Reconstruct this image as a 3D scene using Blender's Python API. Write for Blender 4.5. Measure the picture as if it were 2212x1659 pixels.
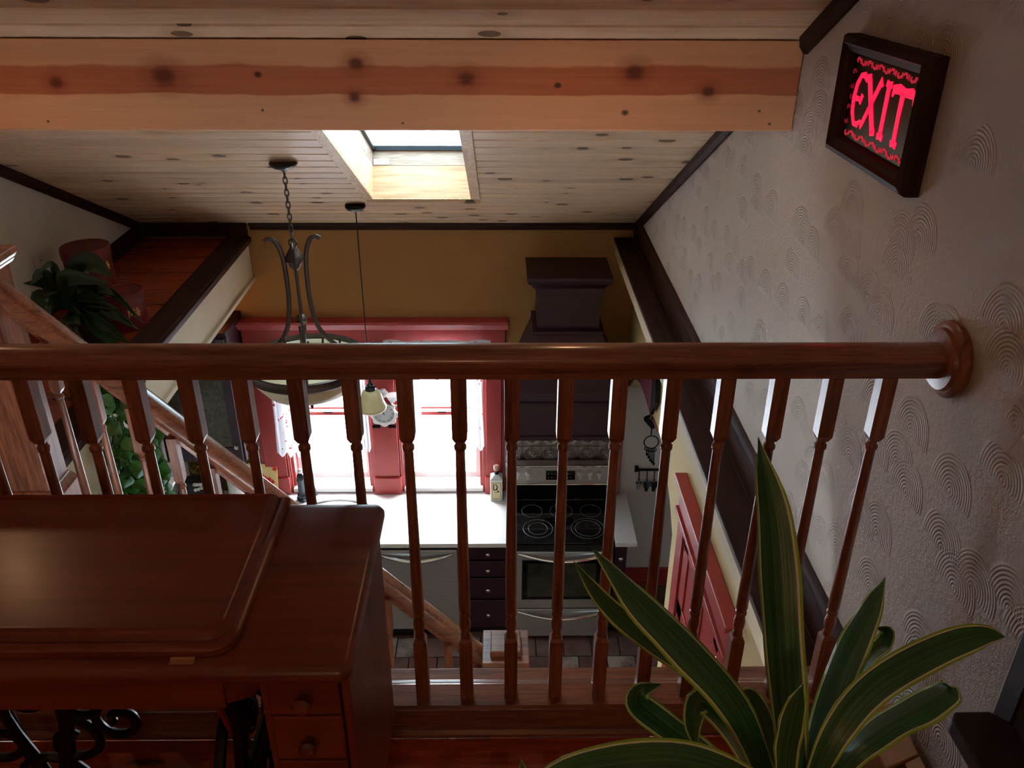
import bpy, bmesh, math, random
from mathutils import Vector, Matrix
random.seed(7)
for o in list(bpy.data.objects): bpy.data.objects.remove(o, do_unlink=True)
S = bpy.context.scene; C = S.collection
# ---------------------------------------------------------------- camera
FPX, CX, CY, EYE = 1843.0, 1106.0, 829.5, 1.733          # focal length and centre in photo pixels, eye height
ay = Vector((-26.0, 964.5, -FPX)).normalized()
az = Vector((16.0, 3520.0, 1843.0)); az = (az - ay*az.dot(ay)).normalized()
ax = ay.cross(az)
cam = bpy.data.objects.new('camera', bpy.data.cameras.new('camera')); C.objects.link(cam)
cam.data.sensor_fit = 'HORIZONTAL'; cam.data.sensor_width = 36.0; cam.data.lens = FPX/2212.0*36.0
cam.data.clip_start = .02; cam.data.clip_end = 200
m = Matrix((ax, ay, az)).to_4x4(); m.translation = (0, 0, EYE); cam.matrix_world = m
S.camera = cam
def at(px, py, **k):
    """point where the ray of a photo pixel meets the plane X=, Y= or Z="""
    c = Vector((px-CX, -(py-CY), -FPX)); d = Vector((ax.dot(c), ay.dot(c), az.dot(c)))
    (a, v), = k.items(); i = 'XYZ'.index(a); o = Vector((0, 0, EYE))
    return o + d*((v-o[i])/d[i])
# ---------------------------------------------------------------- world, light, exposure
W = bpy.data.worlds.new('overcast_sky'); S.world = W; W.use_nodes = True
bg = W.node_tree.nodes['Background']; bg.inputs[0].default_value = (.90, .96, 1.0, 1); bg.inputs[1].default_value = 31.0
vs = S.view_settings; vs.view_transform = 'Standard'; vs.look = 'None'; vs.gamma = 1; vs.use_curve_mapping = False; vs.exposure = 0.1
def portal(name, loc, rot, sx, sy):
    l = bpy.data.lights.new(name, 'AREA'); l.shape = 'RECTANGLE'; l.size = sx; l.size_y = sy; l.cycles.is_portal = True
    o = bpy.data.objects.new(name, l); C.objects.link(o); o.location = loc; o.rotation_euler = rot
# key sizes of the place (metres)
XR, XL, YF, ZK = .89, -2.33, 5.38, -2.90                 # right wall, left wall, far wall, kitchen floor
SL = .508
def zc(y): return .09 + SL*(YF-y) if y > 0 else .09 + SL*(YF+y)      # underside of the pine ceiling, ridge at y=0
portal('window_portal', (-1.265, 5.50, -1.37), (-math.pi/2, 0, 0), .6, 1.2)
portal('window_portal', (-.432, 5.50, -1.37), (-math.pi/2, 0, 0), .6, 1.2)
# ---------------------------------------------------------------- helpers
def V(*a): return Vector(a)
class MB:
    def __init__(s): s.v = []; s.f = []; s.uv = []
    def add(s, vs, fs):
        b = len(s.v); s.v += [tuple(v) for v in vs]; s.f += [tuple(i+b for i in f) for f in fs]; return s
    def box(s, x0, x1, y0, y1, z0, z1):
        return s.add([(x, y, z) for z in (z0, z1) for y in (y0, y1) for x in (x0, x1)],
                     [(0,2,3,1), (4,5,7,6), (0,1,5,4), (2,6,7,3), (0,4,6,2), (1,3,7,5)])
    def frust(s, c0, h0, c1, h1):
        """square frustum between two centres with half sizes"""
        P = []
        for c, h in ((c0, h0), (c1, h1)):
            hx, hy = h if isinstance(h, tuple) else (h, h)
            P += [(c[0]-hx, c[1]-hy, c[2]), (c[0]+hx, c[1]-hy, c[2]), (c[0]+hx, c[1]+hy, c[2]), (c[0]-hx, c[1]+hy, c[2])]
        return s.add(P, [(3,2,1,0), (4,5,6,7)] + [(i, (i+1)%4, 4+(i+1)%4, 4+i) for i in range(4)])
    def prism(s, poly, o, u, v, w):
        """polygon of (a,b) placed at o + a*u + b*v, extruded by w"""
        o, u, v, w = Vector(o), Vector(u), Vector(v), Vector(w); n = len(poly)
        P = [o+u*a+v*b for a, b in poly]
        return s.add(P+[p+w for p in P], [tuple(range(n))[::-1], tuple(range(n, 2*n))] + [(i, (i+1)%n, n+(i+1)%n, n+i) for i in range(n)])
    def tube(s, pts, r, n=8, closed=False, cap=True, flat=1.0):
        pts = [Vector(p) for p in pts]; N = len(pts); rr = r if isinstance(r, (list, tuple)) else [r]*N
        P = []; prev = None
        for i, p in enumerate(pts):
            a = pts[(i-1) % N] if closed else pts[max(i-1, 0)]; b = pts[(i+1) % N] if closed else pts[min(i+1, N-1)]
            t = (b-a).normalized() if (b-a).length > 1e-9 else V(0, 0, 1)
            if prev is None:
                h = V(0, 0, 1) if abs(t.z) < .9 else V(1, 0, 0); prev = (h-t*h.dot(t)).normalized()
            else:
                q = prev-t*prev.dot(t); prev = q.normalized() if q.length > 1e-6 else prev
            q = t.cross(prev)
            for k in range(n):
                A = 2*math.pi*k/n; P.append(p+(prev*math.cos(A)+q*math.sin(A)*flat)*rr[i])
        F = []
        for i in range(N if closed else N-1):
            j = (i+1) % N
            for k in range(n): F.append((i*n+k, i*n+(k+1) % n, j*n+(k+1) % n, j*n+k))
        if cap and not closed: F += [tuple(range(n))[::-1], tuple(range((N-1)*n, N*n))]
        return s.add(P, F)
    def lathe(s, prof, n=20, o=(0, 0, 0), ax_=(0, 0, 1), cap=True):
        z = Vector(ax_).normalized(); x = (V(1, 0, 0) if abs(z.x) < .9 else V(0, 1, 0)); x = (x-z*x.dot(z)).normalized(); y = z.cross(x); o = Vector(o)
        P = [o+z*h+(x*math.cos(2*math.pi*k/n)+y*math.sin(2*math.pi*k/n))*r for r, h in prof for k in range(n)]
        F = [(i*n+k, i*n+(k+1) % n, (i+1)*n+(k+1) % n, (i+1)*n+k) for i in range(len(prof)-1) for k in range(n)]
        if cap: F += [tuple(range(n))[::-1], tuple(range((len(prof)-1)*n, len(prof)*n))]
        return s.add(P, F)
    def torus(s, o, R, r, ax_=(0, 0, 1), n=24, k=6, sx=1.0):
        z = Vector(ax_).normalized(); x = (V(1, 0, 0) if abs(z.x) < .9 else V(0, 1, 0)); x = (x-z*x.dot(z)).normalized(); y = z.cross(x); o = Vector(o)
        return s.tube([o+x*math.cos(2*math.pi*i/n)*R*sx+y*math.sin(2*math.pi*i/n)*R for i in range(n)], r, k, closed=True)
    def ball(s, o, r, n=12, sz=1.0):
        return s.lathe([(max(r*math.sin(math.pi*i/8), 1e-4), -r*sz*math.cos(math.pi*i/8)) for i in range(9)], n, o)
    def ribbon(s, pts, ws, o, u, v, w):
        """flat stroke of varying width in the plane (u,v), thickness w"""
        L, R = [], []; N = len(pts)
        for i in range(N):
            a = Vector(pts[max(i-1, 0)]); b = Vector(pts[min(i+1, N-1)]); t = (b-a).normalized(); n = Vector((-t.y, t.x)); p = Vector(pts[i])
            L.append(p+n*ws[i]/2); R.append(p-n*ws[i]/2)
        for i in range(N-1): s.prism([L[i], L[i+1], R[i+1], R[i]], o, u, v, w)
        return s
def obj(name, mb, mat, parent=None, label=None, cat=None, group=None, kind=None, smooth=False, bev=0, loc=None, world=True):
    me = bpy.data.meshes.new(name)
    if isinstance(mb, MB):
        me.from_pydata(mb.v, [], mb.f)
        if mb.uv:
            l = me.uv_layers.new(name='UVMap')
            for p in me.polygons:
                for li in p.loop_indices: l.data[li].uv = mb.uv[me.loops[li].vertex_index]
        b = bmesh.new(); b.from_mesh(me); bmesh.ops.recalc_face_normals(b, faces=b.faces); b.to_mesh(me); b.free()
    else: me = mb
    if mat and not me.materials: me.materials.append(mat)
    if smooth:
        me.polygons.foreach_set('use_smooth', [True]*len(me.polygons)); me.set_sharp_from_angle(angle=math.radians(42))
    o = bpy.data.objects.new(name, me); C.objects.link(o)
    if loc is not None: o.location = loc
    if parent is not None:
        o.parent = parent
        if world: o.matrix_parent_inverse = Matrix.Translation(-parent.location)
    if bev:
        md = o.modifiers.new('soft_edge', 'BEVEL'); md.width = bev; md.segments = 2; md.limit_method = 'ANGLE'; md.angle_limit = math.radians(35)
    tag(o, label, cat, group, kind); return o
def tag(o, label=None, cat=None, group=None, kind=None):
    if label: o['label'] = label
    if cat: o['category'] = cat
    if group: o['group'] = group
    if kind: o['kind'] = kind
def thing(name, label, cat, loc=(0, 0, 0), group=None, kind=None):
    o = bpy.data.objects.new(name, None); C.objects.link(o); o.location = loc; o.empty_display_size = .05
    tag(o, label, cat, group, kind); return o
def inst(src, parent, loc, rz=0):
    """another piece sharing the mesh of src"""
    o = src.copy(); C.objects.link(o); o.parent = parent; o.matrix_parent_inverse = Matrix.Translation(-parent.location) if parent else Matrix()
    o.location = loc; o.rotation_euler = (0, 0, rz); return o
def cat_rom(P, n):
    P = [Vector(p) for p in P]; out = []; Q = [P[0]*2-P[1]] + P + [P[-1]*2-P[-2]]
    for i in range(1, len(Q)-2):
        for k in range(n):
            t = k/n; a, b, c, d = Q[i-1:i+3]
            out.append(((b*2) + (c-a)*t + (a*2-b*5+c*4-d)*t*t + (b*3-a-c*3+d)*t**3)*.5)
    return out+[P[-1]]
# ---------------------------------------------------------------- materials
def srgb(r, g, b): return tuple(((c/255+.055)/1.055)**2.4 if c > 10 else c/255/12.92 for c in (r, g, b)) + (1,)
class NT:
    def __init__(s, name):
        s.m = bpy.data.materials.new(name); s.m.use_nodes = True; s.t = s.m.node_tree; s.b = s.t.nodes['Principled BSDF']
    def n(s, typ, **k):
        x = s.t.nodes.new('ShaderNode'+typ)
        for a, v in k.items(): setattr(x, a, v)
        return x
    def l(s, a, b): s.t.links.new(a, b)
    def val(s, sock, v):
        if hasattr(v, 'default_value') or hasattr(v, 'links'): s.l(v, sock)
        else: sock.default_value = v
    def math(s, op, a, b=0.0, c=None, clamp=False):
        x = s.n('Math', operation=op, use_clamp=clamp); s.val(x.inputs[0], a); s.val(x.inputs[1], b)
        if c is not None: s.val(x.inputs[2], c)
        return x.outputs[0]
    def mix(s, f, a, b, mode='MIX'):
        x = s.n('Mix', data_type='RGBA', blend_type=mode); s.val(x.inputs[0], f); s.val(x.inputs[6], a); s.val(x.inputs[7], b); return x.outputs[2]
    def ramp(s, f, stops):
        x = s.n('ValToRGB'); e = x.color_ramp.elements
        while len(e) < len(stops): e.new(.5)
        for i, (p, c) in enumerate(stops): e[i].position = p; e[i].color = c if len(c) == 4 else tuple(c)+(1,)
        s.val(x.inputs[0], f); return x.outputs[0]
    def coord(s, scale=(1, 1, 1), rnd=0.0, which='Object'):
        c = s.n('TexCoord').outputs[which]; mp = s.n('Mapping'); mp.inputs['Scale'].default_value = scale
        if rnd:
            i = s.n('ObjectInfo').outputs['Random']; cb = s.n('CombineXYZ')
            for k, f in enumerate((rnd, rnd*1.7, rnd*2.3)): s.l(s.math('MULTIPLY', i, f), cb.inputs[k])
            ad = s.n('VectorMath', operation='ADD'); s.l(c, ad.inputs[0]); s.l(cb.outputs[0], ad.inputs[1]); c = ad.outputs[0]
        s.l(c, mp.inputs[0]); return mp.outputs[0]
    def noise(s, vec, scale=5, detail=4, rough=.55, dist=0.0):
        x = s.n('TexNoise'); s.l(vec, x.inputs['Vector']); x.inputs['Scale'].default_value = scale; x.inputs['Detail'].default_value = detail
        x.inputs['Roughness'].default_value = rough; x.inputs['Distortion'].default_value = dist; return x.outputs[0]
    def bump(s, h, strength=.3, dist=.002):
        x = s.n('Bump'); x.inputs['Strength'].default_value = strength; x.inputs['Distance'].default_value = dist; s.l(h, x.inputs['Height']); s.l(x.outputs[0], s.b.inputs['Normal'])
    def set(s, **k):
        for a, v in k.items(): s.val(s.b.inputs[a.replace('_', ' ')], v)
        return s.m
def plain(name, col, rough=.5, metal=0.0, var=.12, sc=18.0, bump=0.0, **k):
    t = NT(name); v = t.coord(); n = t.noise(v, sc, 4)
    dark = tuple(c*(1-var) for c in col[:3])+(1,); lite = tuple(min(1, c*(1+var)) for c in col[:3])+(1,)
    t.set(Base_Color=t.ramp(n, [(.3, dark), (.7, lite)]), Roughness=rough, Metallic=metal, **k)
    if bump: t.bump(n, bump, .002)
    return t.m
def wood(name, c1, c2, grain='x', rough=.35, sc=1.0, knots=0.0, rnd=5.0, var=.25, coat=0.0, bump=.15, fine=1.6, spec=None, kscale=None):
    t = NT(name); st = {'x': (.9, 14, 14), 'y': (14, .9, 14), 'z': (14, 14, .9)}[grain]
    v = t.coord(tuple(a*sc for a in st), rnd)
    n = t.noise(v, 1.6, 5, .6, .8); n2 = t.noise(t.coord(tuple(a*sc*5 for a in st), rnd), 2.2, 3, .6)
    col = t.ramp(n, [(.30, c2), (.52, c1), (.75, tuple(min(1, x*1.15) for x in c1[:3])+(1,))])
    col = t.mix(t.math('MULTIPLY', t.math('SUBTRACT', .62, n2, clamp=True), fine), col, tuple(x*.35 for x in c2[:3])+(1,))
    if knots:
        ks = kscale or {'x': (1.5, 7, 7), 'y': (7, 1.5, 7), 'z': (7, 7, 1.5)}[grain]
        vo = t.n('TexVoronoi'); t.l(t.coord(ks, rnd*3.1), vo.inputs['Vector']); vo.inputs['Scale'].default_value = 1.0
        vo.inputs['Randomness'].default_value = 1.0
        k = t.math('LESS_THAN', vo.outputs['Distance'], knots); r = t.n('MapRange'); t.l(vo.outputs['Distance'], r.inputs[0])
        r.inputs[1].default_value = knots*2.2; r.inputs[2].default_value = knots*.7
        col = t.mix(t.math('MULTIPLY', r.outputs[0], .75), col, tuple(x*.8 for x in c2[:3])+(1,)); col = t.mix(t.math('MULTIPLY', k, .8), col, (.05, .018, .008, 1))
    i = t.n('ObjectInfo').outputs['Random']; h = t.n('HueSaturation'); t.l(col, h.inputs['Color']); t.l(t.math('ADD', t.math('MULTIPLY', i, var), 1-var/2), h.inputs['Value'])
    t.set(Base_Color=h.outputs[0], Roughness=rough)
    if coat: t.set(Coat_Weight=coat, Coat_Roughness=.22 if coat < .6 else .16)
    if spec is not None: t.set(Specular_IOR_Level=spec)
    if bump: t.bump(n2, bump, .001)
    return t.m
M = {}
OAK1, OAK2 = srgb(162, 100, 72), srgb(100, 56, 39)
for g in 'xyz': M['oak_'+g] = wood('red_oak_'+g, OAK1, OAK2, g, .34, 1.2, rnd=4, var=.12, coat=.7 if g == 'x' else .2)
for g in 'xyz': M['dark_'+g] = wood('dark_stained_wood_'+g, srgb(66, 36, 27), srgb(34, 17, 13), g, .58, 1.1, rnd=3, var=.1, spec=.22)
M['stair_x'] = M['oak_x']
M['stair_z'] = M['oak_z']
M['pine'] = wood('knotty_pine', srgb(243, 214, 182), srgb(228, 190, 152), 'x', .38, .7, knots=.15, rnd=9, var=.16, bump=.05, fine=.45, kscale=(4.2, 6, 6))
M['pine_y'] = wood('clear_pine', srgb(246, 212, 168), srgb(230, 186, 138), 'y', .4, .7, rnd=5, var=.08, bump=.05)
M['well'] = wood('skylight_well_pine', srgb(240, 180, 140), srgb(224, 150, 110), 'x', .45, .5, knots=.10, rnd=2, var=.05, bump=.05)
M['floor'] = wood('red_pine_floor', srgb(184, 80, 42), srgb(138, 52, 25), 'x', .22, .6, knots=.07, rnd=9, var=.2, coat=.3, bump=.06)
M['mahogany'] = wood('mahogany', srgb(128, 58, 38), srgb(86, 34, 24), 'x', .34, .35, rnd=2, var=.08, coat=.25, bump=.03, fine=.8)
M['mahogany_z'] = wood('mahogany_upright', srgb(128, 58, 38), srgb(86, 34, 24), 'z', .34, .35, rnd=2, var=.08, coat=.25, bump=.03, fine=.8)
M['black_wood'] = wood('blackened_wood', srgb(40, 24, 24), srgb(22, 12, 13), 'z', .4, .6, rnd=2, var=.08)
M['red'] = plain('brick_red_paint', srgb(162, 53, 49), .38, var=.06)
M['maroon'] = plain('maroon_paint', srgb(52, 24, 36), .35, var=.1)
M['iron'] = plain('black_iron', srgb(26, 26, 30), .32, .6, var=.2)
M['bronze'] = plain('aged_bronze', srgb(86, 74, 70), .38, .75, var=.2)
M['steel'] = NT('brushed_steel'); t = M['steel']; n = t.noise(t.coord((4, 4, 300)), 1.5, 3); t.set(Base_Color=t.ramp(n, [(.3, srgb(168, 164, 162)), (.7, srgb(192, 188, 186))]), Roughness=.42, Metallic=.6); M['steel'] = t.m
M['knobmetal'] = plain('satin_chrome', srgb(232, 232, 232), .3, .4, var=.03)
M['chrome'] = plain('polished_chrome', srgb(225, 225, 228), .1, 1.0, var=.03)
M['brass'] = plain('brass', srgb(190, 140, 60), .22, 1.0, var=.08)
M['blackglass'] = plain('black_ceramic_glass', srgb(10, 11, 13), .06, 0, var=.1)
M['black'] = plain('black_plastic', srgb(20, 20, 22), .4, var=.1)
M['white'] = plain('white_enamel', srgb(238, 238, 236), .35, var=.03)
M['counter'] = plain('speckled_white_counter', srgb(228, 226, 222), .28, var=.06, sc=160)
M['mustard'] = plain('mustard_wall_paint', srgb(168, 124, 70), .8, var=.04, sc=6, bump=.05)
M['cream'] = plain('cream_wall_paint', srgb(214, 200, 172), .75, var=.03, sc=6)
M['whitewall'] = plain('white_plaster', srgb(224, 222, 220), .8, var=.03, sc=60, bump=.5)
M['snow'] = plain('snow', srgb(240, 244, 250), .9, var=.05, sc=.6, bump=.6)
# stucco with combed fan swirls: every fan is a set of arcs round a Voronoi cell point
def stucco():
    t = NT('fan_swirl_stucco'); sp = t.n('SeparateXYZ'); t.l(t.n('TexCoord').outputs['Object'], sp.inputs[0])
    cb = t.n('CombineXYZ'); t.l(sp.outputs[1], cb.inputs[0]); t.l(sp.outputs[2], cb.inputs[1])
    H = None
    for sc, off in ((5.4, 0.0), (4.3, 3.7)):
        ad = t.n('VectorMath', operation='ADD'); t.l(cb.outputs[0], ad.inputs[0]); ad.inputs[1].default_value = (off, off*1.3, 0)
        vo = t.n('TexVoronoi', voronoi_dimensions='2D'); t.l(ad.outputs[0], vo.inputs['Vector']); vo.inputs['Scale'].default_value = sc; vo.inputs['Randomness'].default_value = .85
        df = t.n('VectorMath', operation='SUBTRACT'); t.l(ad.outputs[0], df.inputs[0]); t.l(vo.outputs['Position'], df.inputs[1])
        ds = t.n('SeparateXYZ'); t.l(df.outputs[0], ds.inputs[0]); ln = t.n('VectorMath', operation='LENGTH'); t.l(df.outputs[0], ln.inputs[0])
        d = ln.outputs['Value']
        rings = t.math('ADD', t.math('MULTIPLY', t.math('SINE', t.math('MULTIPLY', d, 760.0)), .5), .5)
        up = t.n('MapRange'); t.l(ds.outputs[1], up.inputs[0]); up.inputs[1].default_value = -.010; up.inputs[2].default_value = .004
        ed = t.n('MapRange'); t.l(d, ed.inputs[0]); ed.inputs[1].default_value = .082; ed.inputs[2].default_value = .074
        cs_ = t.n('SeparateXYZ'); t.l(vo.outputs['Color'], cs_.inputs[0])
        mask = t.math('MULTIPLY', t.math('MULTIPLY', up.outputs[0], ed.outputs[0]), t.math('GREATER_THAN', cs_.outputs[0], .25))
        h = t.math('MULTIPLY', mask, t.math('ADD', t.math('MULTIPLY', rings, .62), .40)); H = h if H is None else t.math('MAXIMUM', H, h)
    n = t.noise(t.coord(), 70, 5, .7); n2 = t.noise(t.coord(), 2.0, 3)
    rough = t.math('MULTIPLY', n, t.math('SUBTRACT', 1.0, t.math('MULTIPLY', H, .7)))
    t.set(Base_Color=t.ramp(n2, [(.3, srgb(212, 206, 199)), (.7, srgb(222, 216, 210))]), Roughness=.62)
    t.bump(t.math('ADD', t.math('MULTIPLY', rough, .75), t.math('MULTIPLY', H, 1.1)), .85, .007)
    return t.m
M['stucco'] = stucco()
def beam_mat():
    """pale sapwood with a wavy red heartwood stripe along the middle and single knots"""
    t = NT('pine_beam'); sp = t.n('SeparateXYZ'); t.l(t.n('TexCoord').outputs['Object'], sp.inputs[0]); X, Z = sp.outputs[0], sp.outputs[2]
    wob = t.noise(t.coord((1.2, 0, 0)), 2.0, 3); wob2 = t.noise(t.coord((1.0, 0, 0)), 3.1, 3)
    lo = t.math('ADD', 1.300, t.math('MULTIPLY', wob, .035)); hi = t.math('ADD', 1.378, t.math('MULTIPLY', wob2, .04))
    def step(a, b, w):
        r = t.n('MapRange'); t.l(t.math('SUBTRACT', a, b), r.inputs[0]); r.inputs[1].default_value = -w; r.inputs[2].default_value = w; return r.outputs[0]
    stripe = t.math('MULTIPLY', step(Z, lo, .002), step(hi, Z, .004))
    g = t.noise(t.coord((1.0, 30, 30)), 2.0, 5, .6, .7)
    pale = t.ramp(g, [(.3, srgb(222, 160, 118)), (.7, srgb(232, 174, 130))]); red = t.ramp(g, [(.3, srgb(184, 104, 68)), (.7, srgb(200, 120, 80))])
    col = t.mix(stripe, pale, red)
    for px, py, r in ((122,179,9), (354,164,15), (557,161,5), (769,138,10), (766,210,8), (1007,170,11), (1371,156,12), (1530,198,9), (1205,184,5), (1350,244,5), (104,262,3), (567,238,3), (870,266,3), (1640,240,3), (1662,268,3)):
        p = at(px, py, Y=2.65); cb = t.n('CombineXYZ'); t.l(t.math('MULTIPLY', X, .8), cb.inputs[0]); t.l(Z, cb.inputs[1])
        ds = t.n('VectorMath', operation='DISTANCE'); t.l(cb.outputs[0], ds.inputs[0]); ds.inputs[1].default_value = (p.x*.8, p.z, 0)
        R = r*.00122*(1.35 if r > 4 else 1.0); mr = t.n('MapRange'); t.l(t.math('ADD', ds.outputs['Value'], t.math('MULTIPLY', t.math('SUBTRACT', g, .5), R*.9)), mr.inputs[0]); mr.inputs[1].default_value = R*1.35; mr.inputs[2].default_value = R*.55
        col = t.mix(t.math('MULTIPLY', mr.outputs[0], .88), col, (.035, .012, .006, 1))
        if r > 6:
            mr = t.n('MapRange'); t.l(ds.outputs['Value'], mr.inputs[0]); mr.inputs[1].default_value = R*3.0; mr.inputs[2].default_value = R*1.0
            col = t.mix(t.math('MULTIPLY', mr.outputs[0], .45), col, srgb(130, 52, 26))
    t.set(Base_Color=col, Roughness=.42); t.bump(g, .08, .001); return t.m
M['beam'] = beam_mat()
def tile_mat():
    t = NT('slate_brick_tile'); i = t.n('ObjectInfo').outputs['Random']; n = t.noise(t.coord((1, 1, 1), 9), 7, 5, .65)
    c = t.ramp(i, [(0, srgb(128, 74, 62)), (.35, srgb(150, 112, 98)), (.6, srgb(104, 76, 70)), (.8, srgb(170, 152, 140)), (1, srgb(196, 180, 166))])
    c = t.mix(t.ramp(n, [(.42, (0, 0, 0, 1)), (.68, (1, 1, 1, 1))]), c, srgb(96, 70, 66)); t.set(Base_Color=c, Roughness=.42); t.bump(n, .3, .003); return t.m
M['tile'] = tile_mat()
def lace():
    t = NT('white_lace'); vo = t.n('TexVoronoi', feature='DISTANCE_TO_EDGE'); t.l(t.coord((1, .3, 1)), vo.inputs['Vector']); vo.inputs['Scale'].default_value = 42
    n = t.noise(t.coord(), 14, 3); a = t.math('MAXIMUM', t.math('LESS_THAN', vo.outputs['Distance'], .14), t.math('GREATER_THAN', n, .42))
    tr = t.n('BsdfTransparent'); tl = t.n('BsdfTranslucent'); tl.inputs[0].default_value = (.85, .87, .9, 1); df = t.n('BsdfDiffuse'); df.inputs[0].default_value = (.88, .89, .92, 1)
    m1 = t.n('MixShader'); m1.inputs[0].default_value = .45; t.l(df.outputs[0], m1.inputs[1]); t.l(tl.outputs[0], m1.inputs[2])
    m2 = t.n('MixShader'); t.l(t.math('MULTIPLY', a, .96), m2.inputs[0]); t.l(tr.outputs[0], m2.inputs[1]); t.l(m1.outputs[0], m2.inputs[2])
    t.l(m2.outputs[0], t.t.nodes['Material Output'].inputs[0]); return t.m
M['lace'] = lace()
def pane(name, tint=(1, 1, 1, 1), gloss=.05, refl=.09):
    t = NT(name); tr = t.n('BsdfTransparent'); tr.inputs[0].default_value = tint; gl = t.n('BsdfGlossy'); gl.inputs['Roughness'].default_value = gloss
    ms = t.n('MixShader'); lw = t.n('LayerWeight'); t.l(t.math('ADD', .04, t.math('MULTIPLY', t.math('POWER', lw.outputs['Facing'], 5.0), .9)), ms.inputs[0])
    t.l(tr.outputs[0], ms.inputs[1]); t.l(gl.outputs[0], ms.inputs[2]); t.l(ms.outputs[0], t.t.nodes['Material Output'].inputs[0]); return t.m
M['glass'] = pane('window_glass', (.96, .98, 1, 1)); M['skyglass'] = pane('tinted_skylight_glass', (.46, .54, .57, 1)); M['texglass'] = plain('ribbed_cabinet_glass', srgb(70, 66, 46), .12, 0, var=.5, sc=40, bump=.9)
def emit(name, col, s, rough=.5):
    t = NT(name); n = t.noise(t.coord(), 30, 2); t.set(Base_Color=col, Roughness=rough, Emission_Color=col, Emission_Strength=t.math('ADD', s*.9, t.math('MULTIPLY', n, s*.2))); return t.m
M['exit'] = emit('backlit_red_glass', (1, .012, .07, 1), 1.0); M['exit_dim'] = emit('backlit_red_glass_dim', (.9, .03, .07, 1), .30)
M['litbase'] = emit('lit_yellow_lamp_base', (1, .62, .16, 1), 1.1); M['redglow'] = emit('glowing_red_glass', (.9, .004, .03, 1), .35, .1)
M['shade'] = plain('amber_alabaster_glass', srgb(240, 224, 172), .3, var=.05); M['bowl'] = plain('cream_alabaster_glass', srgb(242, 226, 192), .3, var=.06)
def leaf_mat(name, dark, mid, edge1, edge2, e0=.74, rough=.28, lite=None):
    t = NT(name); uv = t.n('TexCoord').outputs['UV']; sp = t.n('SeparateXYZ'); t.l(uv, sp.inputs[0])
    a = t.math('MULTIPLY', t.math('ABSOLUTE', t.math('SUBTRACT', sp.outputs[0], .5)), 2.0)
    mp = t.n('Mapping'); mp.inputs['Scale'].default_value = (14, .5, 1); t.l(uv, mp.inputs[0]); n = t.noise(mp.outputs[0], 1.6, 4)
    c = t.ramp(n, [(.35, dark), (.60, mid), (.78, lite or mid)])
    e = t.math('ADD', a, t.math('MULTIPLY', t.math('SUBTRACT', n, .5), .05))
    r1 = t.n('MapRange'); t.l(e, r1.inputs[0]); r1.inputs[1].default_value = e0-.02; r1.inputs[2].default_value = e0+.02
    r2 = t.n('MapRange'); t.l(e, r2.inputs[0]); r2.inputs[1].default_value = e0+.08; r2.inputs[2].default_value = e0+.10
    c = t.mix(r1.outputs[0], c, edge1); c = t.mix(r2.outputs[0], c, edge2); t.set(Base_Color=c, Roughness=rough, Specular_IOR_Level=.9); t.bump(n, .3, .002); return t.m
M['dracaena'] = leaf_mat('striped_dracaena_leaf', srgb(14, 62, 34), srgb(46, 122, 56), srgb(226, 238, 210), srgb(158, 206, 56), .79, .38)
M['lily'] = leaf_mat('dark_glossy_leaf', srgb(18, 46, 22), srgb(30, 68, 28), srgb(22, 56, 24), srgb(22, 56, 24), .9, .3); M['pothos'] = leaf_mat('green_heart_leaf', srgb(34, 84, 24), srgb(64, 124, 36), srgb(52, 104, 30), srgb(52, 104, 30), .9, .35)
M['stem'] = plain('green_stem', srgb(52, 92, 40), .5); M['soil'] = plain('potting_soil', srgb(48, 34, 26), .95, var=.4, bump=.8); M['terracotta'] = plain('terracotta', srgb(168, 92, 60), .8)
M['tin'] = NT('pressed_tin'); t = M['tin']; t.set(Base_Color=t.ramp(t.noise(t.coord(), 22, 3), [(.3, srgb(150, 144, 140)), (.7, srgb(196, 190, 186))]), Roughness=.3, Metallic=.9); M['tin'] = t.m
M['tin_brass'] = plain('brassy_pressed_tin', srgb(168, 142, 84), .25, .9, var=.15, sc=30, bump=.4)
M['box_red'] = plain('dark_red_tin', srgb(110, 30, 36), .4, var=.12); M['gold'] = plain('gold_print', srgb(214, 176, 92), .5, .2); M['ink'] = plain('black_print', srgb(24, 22, 24), .7); M['tan'] = plain('tan_metal', srgb(176, 134, 98), .42, .25, var=.05)
# ================================================================ the setting
# ---- outside
obj('snow_ground', MB().box(-30, 30, 5.75, 60, -3.6, -3.25), M['snow'], kind='structure', label='snow covered ground outside the kitchen windows')
# ---- loft floor
fl = obj('floor', MB().box(XL-.1, XR, -2.9, 1.46, -.25, -.018).box(XL-.1, -1.662, 1.46, YF, -.25, -.018), M['dark_x'], kind='structure')
def planks(y0, y1, x0, x1, w, parent, name, mat, th=.018, gap=.0025):
    n = max(1, round((y1-y0)/w)); w = (y1-y0)/n; b = MB().box(0, x1-x0, gap/2, w-gap/2, 0, th); f = None
    for i in range(n):
        loc = (x0, y0+i*w, -th)
        if f is None: f = obj(name, b, mat, parent, loc=loc, bev=.0015)
        else: inst(f, parent, loc)
planks(.10, 1.448, -1.35, XR-.014, .135, fl, 'floor_board', M['floor'])
planks(-2.88, .10, XL, XR-.014, .5, fl, 'floor_board', M['floor'])
planks(.10, 1.448, XL, -1.352, .135, fl, 'floor_board', M['floor'])
planks(1.45, 5.36, XL+.014, -1.78, .13, fl, 'floor_board', M['floor'])
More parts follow.
